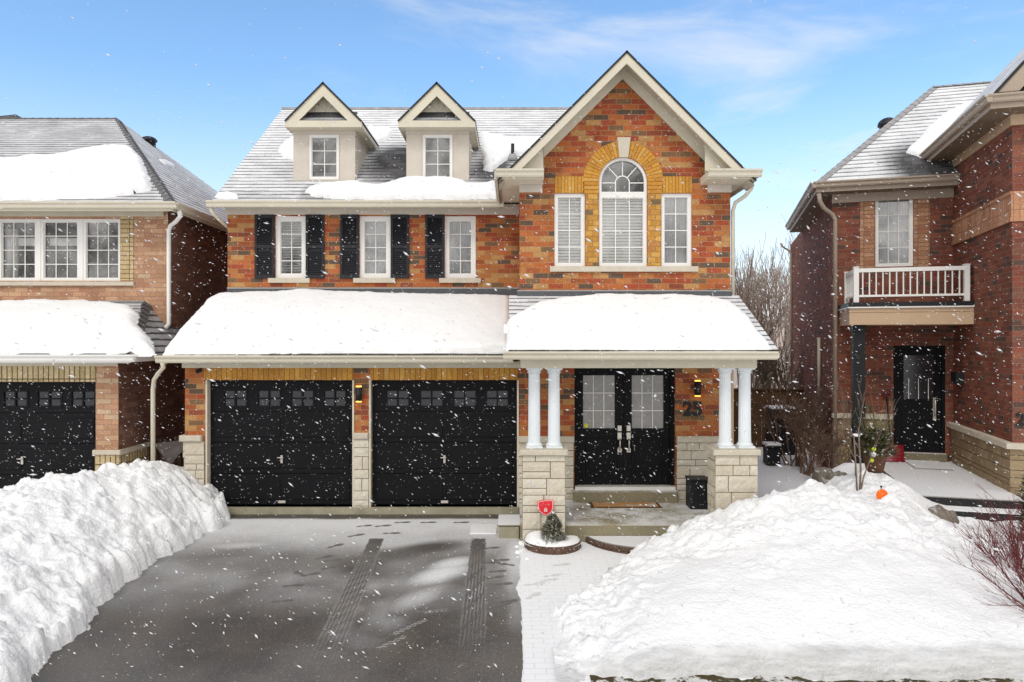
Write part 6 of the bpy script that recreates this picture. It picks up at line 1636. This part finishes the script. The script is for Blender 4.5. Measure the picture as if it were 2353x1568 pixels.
b3 = P(2160, 1185, 10.5); mb = rock((b3.x, 10.5, .12), .2, .17, .34, 4.4, 'boulder'); finish(mb, 'boulder', 'boulder', 'rounded grey boulder half buried beside the dark porch steps', 'boulder', gb)
# bed snow behind the boulders
fr_pts = [pw(1882, 1072, 12.4), pw(1905, 1060, 12.9), pw(1950, 1054, 13.4), pw(2000, 1062, 13.2), pw(2010, 1095, 12.0), pw(1960, 1105, 11.9)]
mb = MB((5.6, 12.5, 0)); nb_ = 26
cxm, cym = sum(p[0] for p in fr_pts) / 6 + .15, sum(p[1] for p in fr_pts) / 6
vc = []
for j in range(7):
    for i in range(nb_):
        a = 2 * math.pi * i / nb_; r = j / 6; x, y = cxm + .75 * r * math.cos(a), cym + .85 * r * math.sin(a)
        vc.append(mb.vert((x, y, .66 * (1 - r ** 3) + .06 * fbm(x * 2, y * 2, 1) + .05)))
for j in range(6):
    for i in range(nb_): l = (i + 1) % nb_; mb.face((vc[j*nb_+i], vc[(j+1)*nb_+i], vc[(j+1)*nb_+l], vc[j*nb_+l]), smooth=True)
o = mb.build('bed_snow', 'snow'); o.location = mb.shift; tag(o, 'rounded snow heap on the garden bed behind the boulders', 'snow', kind='stuff')
# sapling
sp = P(1970, 1132, 10.75); S = Vector((sp.x, sp.y, sp.z - .05)); sa = solid('sapling', S, 'young bare sapling with thin dark stems in the snow, before the evergreen pot', 'sapling')
mb = MB(S); rr = random.Random(3)
mb.tube([S, S + Vector((-.02, 0, .4)), S + Vector((-.03, .05, .9))], [.014, .012, .009], 6); mb.tube([S + Vector((.035, 0, 0)), S + Vector((.05, 0, .4)), S + Vector((.04, .05, 1.0))], [.016, .014, .01], 6); mb.tube([S + Vector((.04, 0, .05)), S + Vector((.1, 0, .3)), S + Vector((.19, .05, .46))], [.012, .011, .008], 6); mb.build('trunk', 'dark_bark', sa)
mb = MB(S)
for p, d in ((S + Vector((-.03, .05, .85)), (-.2, .1, 1)), (S + Vector((.04, .05, .95)), (.15, .1, 1)), (S + Vector((.19, .05, .46)), (.5, .1, 1)), (S + Vector((.04, .05, .7)), (-.4, .1, 1)), (S + Vector((-.02, .03, .55)), (-.6, .1, .9))): branchy(mb, p, d, .55, .008, 2, rr, .5, 3, .25, 3, 4, .15, .003)
mb.build('crown', 'dark_bark', sa)
# orange marker disc in the snow
od = P(2026.5, 1138, 9.95); S = Vector((od.x, od.y, od.z - .35)); ms_ = solid('marker_sign', S, 'round orange sign poking out of the snow mound, near the sapling', 'sign')
mb = MB(S); mb.tube([(od.x, od.y + .02, od.z - .4), (od.x, od.y + .02, od.z + .115)], .008, 6); mb.tube([(od.x, od.y + .02, od.z + .105), (od.x, od.y + .02, od.z + .125)], .016, 8); mb.build('stake', 'black_plastic', ms_)
mb = MB(S); mb.extrude([(od.x + .082 * math.cos(2*math.pi*k/28), od.y, od.z + .082 * math.sin(2*math.pi*k/28)) for k in range(28)], (0, -.006, 0)); mb.build('disc', 'sign_orange', ms_)
mb = MB((od.x, od.y, od.z)); 
for k in range(26):
    t = k / 25; x = od.x - .085 + .17 * t + random.uniform(-.01, .01); z = od.z - .15 + .105 * t + random.uniform(-.012, .012); r = random.uniform(.045, .07)
    mb.lathe((x, od.y - .055, z - r), [(r * .5, 0), (r * .95, r * .5), (r, r), (r * .8, r * 1.5), (r * .25, r * 1.85)], 9)
for k in range(14):
    t = k / 13; x = od.x - .03 + .17 * t; z = od.z - .19 + .09 * t; r = .09; mb.lathe((x, od.y - .08, z - r), [(r * .5, 0), (r * .95, r * .5), (r, r), (r * .8, r * 1.5), (r * .25, r * 1.85)], 9)
o = mb.build('clinging_snow', 'snow', smooth=True); o.location = mb.shift; tag(o, 'snow heaped over the lower half of the orange sign', 'snow', kind='stuff')
# evergreen pot
pt_ = P(2010, 1085, 11.6); S = Vector((pt_.x, pt_.y, pt_.z)); pot = solid('potted_evergreens', S, 'brown pot of evergreen sprigs with yellow green baubles, on the right house porch', 'potted plant')
mb = MB(S); mb.lathe(S, [(.12, 0), (.15, .12), (.175, .25), (.185, .26), (.185, .3), (.16, .3)], 20); mb.build('pot', 'pot_brown', pot)
mb = MB(S); needles(mb, (S.x, S.y, S.z + .26), .42, lambda t: .26 * (1 - t) ** .6 + .02, 1500, .11, 9, 1, .12, .013)
rr = random.Random(5)
for k in range(14): branchy(mb, (S.x, S.y, S.z + .3), (rr.uniform(-.6, .5), rr.uniform(-.5, .5), 1), rr.uniform(.4, .75), .006, 1, rr, .5, 3, .2, 3, 4, .1, .003)
mb.build('sprigs', ['needle', 'needle_snow'], pot)
for px_, py_, mt in ((2008, 1033, 'ball_green'), (2003, 1058, 'ball_green'), (2007, 1045, 'ball_white')):
    b = P(px_, py_, 11.33); mb = MB(S); r = .035 if mt != 'ball_white' else .045
    mb.lathe((b.x, b.y, b.z - r), [(.01, 0)] + [(r * math.sin(math.pi * k / 8), r - r * math.cos(math.pi * k / 8)) for k in range(1, 8)] + [(.008, 2 * r)], 12); mb.build('bauble', mt, pot)
# snow shovel leaning at the door
a = RH.at(2050, 1050, 1, -.35); zs_ = zsl; S = rhw((a.x, -.3, zs_)); shv = solid('snow_shovel', S, 'dark red snow shovel leaning on the wall beside the black door of the right house', 'shovel')
def rl(u, v, z): return rhw((u, v, z))
mb = MB(S); nu_ = 8
for k in range(nu_):
    u0_, u1_ = a.x - .23 + .46 * k / nu_, a.x - .23 + .46 * (k + 1) / nu_; f = lambda u: -.42 + .35 * ((u - a.x) / .3) ** 2 * .3
    mb.poly([rl(u0_, f(u0_), zs_ + .01), rl(u1_, f(u1_), zs_ + .01), rl(u1_, f(u1_) + .13, zs_ + .33), rl(u0_, f(u0_) + .13, zs_ + .33)]); mb.poly([rl(u1_, f(u1_) + .015, zs_ + .01), rl(u0_, f(u0_) + .015, zs_ + .01), rl(u0_, f(u0_) + .145, zs_ + .33), rl(u1_, f(u1_) + .145, zs_ + .33)])
mb.build('blade', 'shovel_red', shv)
tp = RH.at(2037, 915, 1, -.05)
mb = MB(S); mb.tube([rl(a.x, -.3, zs_ + .2), rl(tp.x, -.06, tp.z)], .014, 8); mb.build('shaft', 'black_plastic', shv)
mb = MB(S); hz = tp.z; mb.tube([rl(tp.x, -.06, hz), rl(tp.x - .07, -.06, hz + .05), rl(tp.x - .07, -.06, hz + .13), rl(tp.x + .07, -.06, hz + .13), rl(tp.x + .07, -.06, hz + .05), rl(tp.x, -.06, hz)], .018, 8); mb.build('grip', 'shovel_red', shv)
# mat on the right porch
q = [RH.at(px_, py_, 2, zsl) for px_, py_ in ((2086, 1059), (2165, 1055), (2188, 1077), (2104, 1078))]
u0_, u1_ = min(p.x for p in q), max(p.x for p in q); v0_, v1_ = min(p.y for p in q), max(p.y for p in q); u1_ = min(u1_, UW - .3)
S = rhw(((u0_ + u1_) / 2, (v0_ + v1_) / 2, zsl)); mb = MB(S)
c4 = [rl(u0_, v0_, zsl + .002), rl(u1_, v0_, zsl + .002), rl(u1_, v1_, zsl + .002), rl(u0_, v1_, zsl + .002)]; mb.extrude(c4, (0, 0, .018))
rm_ = finish(mb, 'doormat', 'slab_snow', 'snow covered mat before the single door of the right house', 'doormat')
# garden light
sl_ = P(1966, 1004, 11.4); S = Vector((sl_.x, sl_.y, .55)); gl2 = solid('garden_light', S, 'small stake light with a pale snowy cap, beside the black porch post', 'garden light')
mb = MB(S); mb.tube([S, (sl_.x, sl_.y, sl_.z)], .011, 6); mb.build('stake', 'black_plastic', gl2)
mb = MB(S); mb.lathe((sl_.x, sl_.y, sl_.z), [(.03, -.1), (.035, -.02), (.07, -.01), (.075, .0), (.03, .03), (.01, .04)], 14); mb.build('head', 'black_plastic', gl2)
mb = MB(S); mb.lathe((sl_.x, sl_.y, sl_.z + .012), [(.07, 0), (.06, .02), (.03, .035), (.005, .04)], 14); mb.build('cap', 'snow', gl2)
# evergreen at the right edge
ev = P(2388, 1130, 9.2); S = Vector((ev.x, ev.y, .25)); es = solid('evergreen_shrub', S, 'dark evergreen shrub at the right edge, before the stone base of the wing', 'shrub')
mb = MB(S); mb.tube([S, S + Vector((0, 0, .75))], [.03, .012], 6); mb.build('trunk', 'bark', es)
mb = MB(S); needles(mb, tuple(S), 1.05, lambda t: .19 * (1 - t) ** .5 + .03, 1200, .09, 31, 1, .1, .014); mb.build('crown', ['holly', 'needle_snow'], es)

# ---- red twigged shrub at the right edge, near
def twig_bush(x, y, z, stems, seed, label, dirs):
    rr = random.Random(seed); S = Vector((x, y, z)); t_ = empty('red_twig_shrub', S, 0, label, 'shrub', 'red twigged shrubs at the right edge')
    st = MB(S); tw = MB(S)
    for k in range(stems):
        d = dirs(rr); L = rr.uniform(.55, .95); p0 = S + Vector((rr.uniform(-.06, .06), rr.uniform(-.06, .06), -.05)); d = Vector(d).normalized()
        pts = [p0]; dd = d.copy()
        for q in range(5): dd = (dd + Vector((rr.uniform(-.12, .12), rr.uniform(-.12, .12), .06))).normalized(); pts.append(pts[-1] + dd * L / 5)
        st.tube(pts, [.009, .008, .007, .006, .0045, .003], 5, cap=False)
        for q in range(8):
            i = rr.randint(1, 4); p = pts[i].lerp(pts[i+1], rr.random()); nd = (dd + Vector((rr.uniform(-.7, .7), rr.uniform(-.7, .7), rr.uniform(-.4, .7)))).normalized()
            branchy(tw, p, nd, rr.uniform(.16, .38), .0036, 1, rr, .55, 3, .08, 3, 4, .16, .0018)
    st.build('stems', 'red_bark', t_); tw.build('twigs', 'red_bark', t_)
bz = float(hR(5.35, 7.3))
twig_bush(5.42, 7.25, .12, 14, 2, 'red twigged bare shrub leaning into the right edge, nearest and lowest', lambda r: (r.uniform(-1.0, -.1), r.uniform(-.5, .4), r.uniform(.25, 1.0)))
twig_bush(5.75, 8.1, .2, 15, 4, 'red twigged bare shrub at the right edge, in front of the dark porch steps', lambda r: (r.uniform(-.95, .1), r.uniform(-.4, .4), r.uniform(.5, 1.1)))

# ================================================================== FALLING SNOW
N = 66000
c = np.stack([rng.uniform(-11, 11, N), rng.uniform(1.9, 11.7, N), rng.uniform(-.1, 8.4, N)], -1)
c = c[(c[:, 1] < 10.0) | (c[:, 2] > .6)]
c = c[(c[:, 2] < 2.4 + .40 * c[:, 1]) | (rng.random(len(c)) < .10)]; N = len(c)      # the flurry thins out upwards, away from the houses
tri = np.array([(1,0,0),(-1,0,0),(0,1,0),(0,-1,0),(0,0,1),(0,0,-1)], float)
fc = np.array([(0,2,4),(2,1,4),(1,3,4),(3,0,4),(2,0,5),(1,2,5),(3,1,5),(0,3,5)])
sz = np.exp(rng.normal(math.log(.0026), .5, N)); sz = np.minimum(sz, .0017 * c[:, 1] + .0008); L = sz * rng.uniform(1.4, 3.6, N)
ang = R(-27) + rng.normal(0, .22, N); yaw = rng.normal(0, .5, N)
ax = np.stack([np.cos(ang) * np.cos(yaw), np.cos(ang) * np.sin(yaw), np.sin(ang)], -1)
up = np.cross(ax, np.array([0, 1, 0.])); up /= np.linalg.norm(up, axis=1)[:, None]; b3_ = np.cross(ax, up)
V = c[:, None, :] + tri[None, :, 0, None] * (ax * L[:, None])[:, None, :] + tri[None, :, 1, None] * (b3_ * sz[:, None])[:, None, :] + tri[None, :, 2, None] * (up * sz[:, None] * .8)[:, None, :]
Fq = (fc[None] + 6 * np.arange(N)[:, None, None]).reshape(-1, 3)
tag(np_mesh('falling_snow', V.reshape(-1, 3), Fq, 'flake', smooth=True), 'snowflakes drifting down through the air in front of the houses', 'snowfall', kind='stuff')

# ================================================================== CAMERA, SKY, SUN
cam = bpy.data.cameras.new('camera'); cam.sensor_width = 36.0; cam.lens = 36.0 * F / 2353.0; cam.clip_start = .05; cam.clip_end = 2000
co = bpy.data.objects.new('camera', cam); col.objects.link(co); co.location = (0, 0, CZ); co.rotation_euler = (R(90), 0, 0); scene.camera = co

SUN_EL, SUN_AZ = R(48), R(205)      # high, behind the viewer and a little to the left; azimuth clockwise from +Y
w = bpy.data.worlds.new('World'); scene.world = w; w.use_nodes = True
wt = w.node_tree; wt.nodes.clear()
class WN(NT):
    def __init__(s): s.t = wt
t = WN()
out = t.n('ShaderNodeOutputWorld'); bg = t.n('ShaderNodeBackground'); wt.links.new(bg.outputs[0], out.inputs[0])
sky = t.n('ShaderNodeTexSky', sky_type='NISHITA', sun_disc=False, sun_elevation=SUN_EL, sun_rotation=SUN_AZ, altitude=100.0, air_density=1.0, dust_density=.6, ozone_density=2.0)
tc = t.n('ShaderNodeTexCoord').outputs['Generated']; nv = t.n('ShaderNodeVectorMath', {0: tc}, operation='NORMALIZE').outputs[0]
sp_ = t.n('ShaderNodeSeparateXYZ', {0: nv})
blue = t.mix(1.0, sky.outputs[0], (2.15, 2.5, 2.62), 'MULTIPLY')
# wisps of cloud drawn out across the sky
mp = t.n('ShaderNodeMapping', {0: nv, 2: (0, R(-35), 0), 3: (1.0, 1.0, 3.2)}).outputs[0]
n1 = t.noise(mp, 2.3, 8, .6, .7); n2 = t.noise(nv, 1.3, 4, .5)
wisp = t.rng(t.math('ADD', t.math('MULTIPLY', n1, .6), t.math('MULTIPLY', n2, .45)), .56, .78, 0, .7, True)
right = t.rng(sp_.outputs[0], -.6, .55, .35, 1.25)
low = t.rng(sp_.outputs[2], .34, .0, 0, .82, True)
cl = t.math('MAXIMUM', t.math('MULTIPLY', wisp, right), low)
cl = t.math('MAXIMUM', cl, t.rng(sp_.outputs[1], .60, .12, 0, 1, True))      # unseen cloud overhead and behind, added to whiten the skylight
cl = t.math('MINIMUM', cl, 1.0)
cloud = t.mix(t.rng(n2, .3, .7), (10.2, 10.2, 10.2), (11.6, 11.5, 11.4))
gl_f = t.rng(sp_.outputs[2], .05, .95, 1.36, .84)  # unseen cloud made brighter low down, dimmer overhead, to light the walls
cloud = t.mix(1.0, cloud, t.n('ShaderNodeCombineColor', {0: gl_f, 1: gl_f, 2: gl_f}).outputs[0], 'MULTIPLY')
back = t.rng(sp_.outputs[1], .62, .2)
cloud = t.mix(back, (10.2, 10.2, 10.2, 1), cloud)
c = t.mix(cl, blue, cloud)
t.set(bg.inputs[0], c); bg.inputs[1].default_value = .095
sl = bpy.data.lights.new('sun', 'SUN'); sl.energy = 1.15; sl.angle = R(16); sl.color = (1.0, .965, .91)
so_ = bpy.data.objects.new('sun', sl); col.objects.link(so_)
dv = Vector((math.sin(SUN_AZ) * math.cos(SUN_EL), math.cos(SUN_AZ) * math.cos(SUN_EL), math.sin(SUN_EL)))
so_.rotation_euler = (-dv).to_track_quat('-Z', 'Y').to_euler(); so_.location = dv * 40
scene.view_settings.view_transform = 'Standard'; scene.view_settings.look = 'None'; scene.view_settings.exposure = 0; scene.view_settings.gamma = 1.0
scene.render.engine = 'CYCLES'; scene.cycles.use_denoising = True
scene.cycles.max_bounces = 6; scene.cycles.transparent_max_bounces = 12
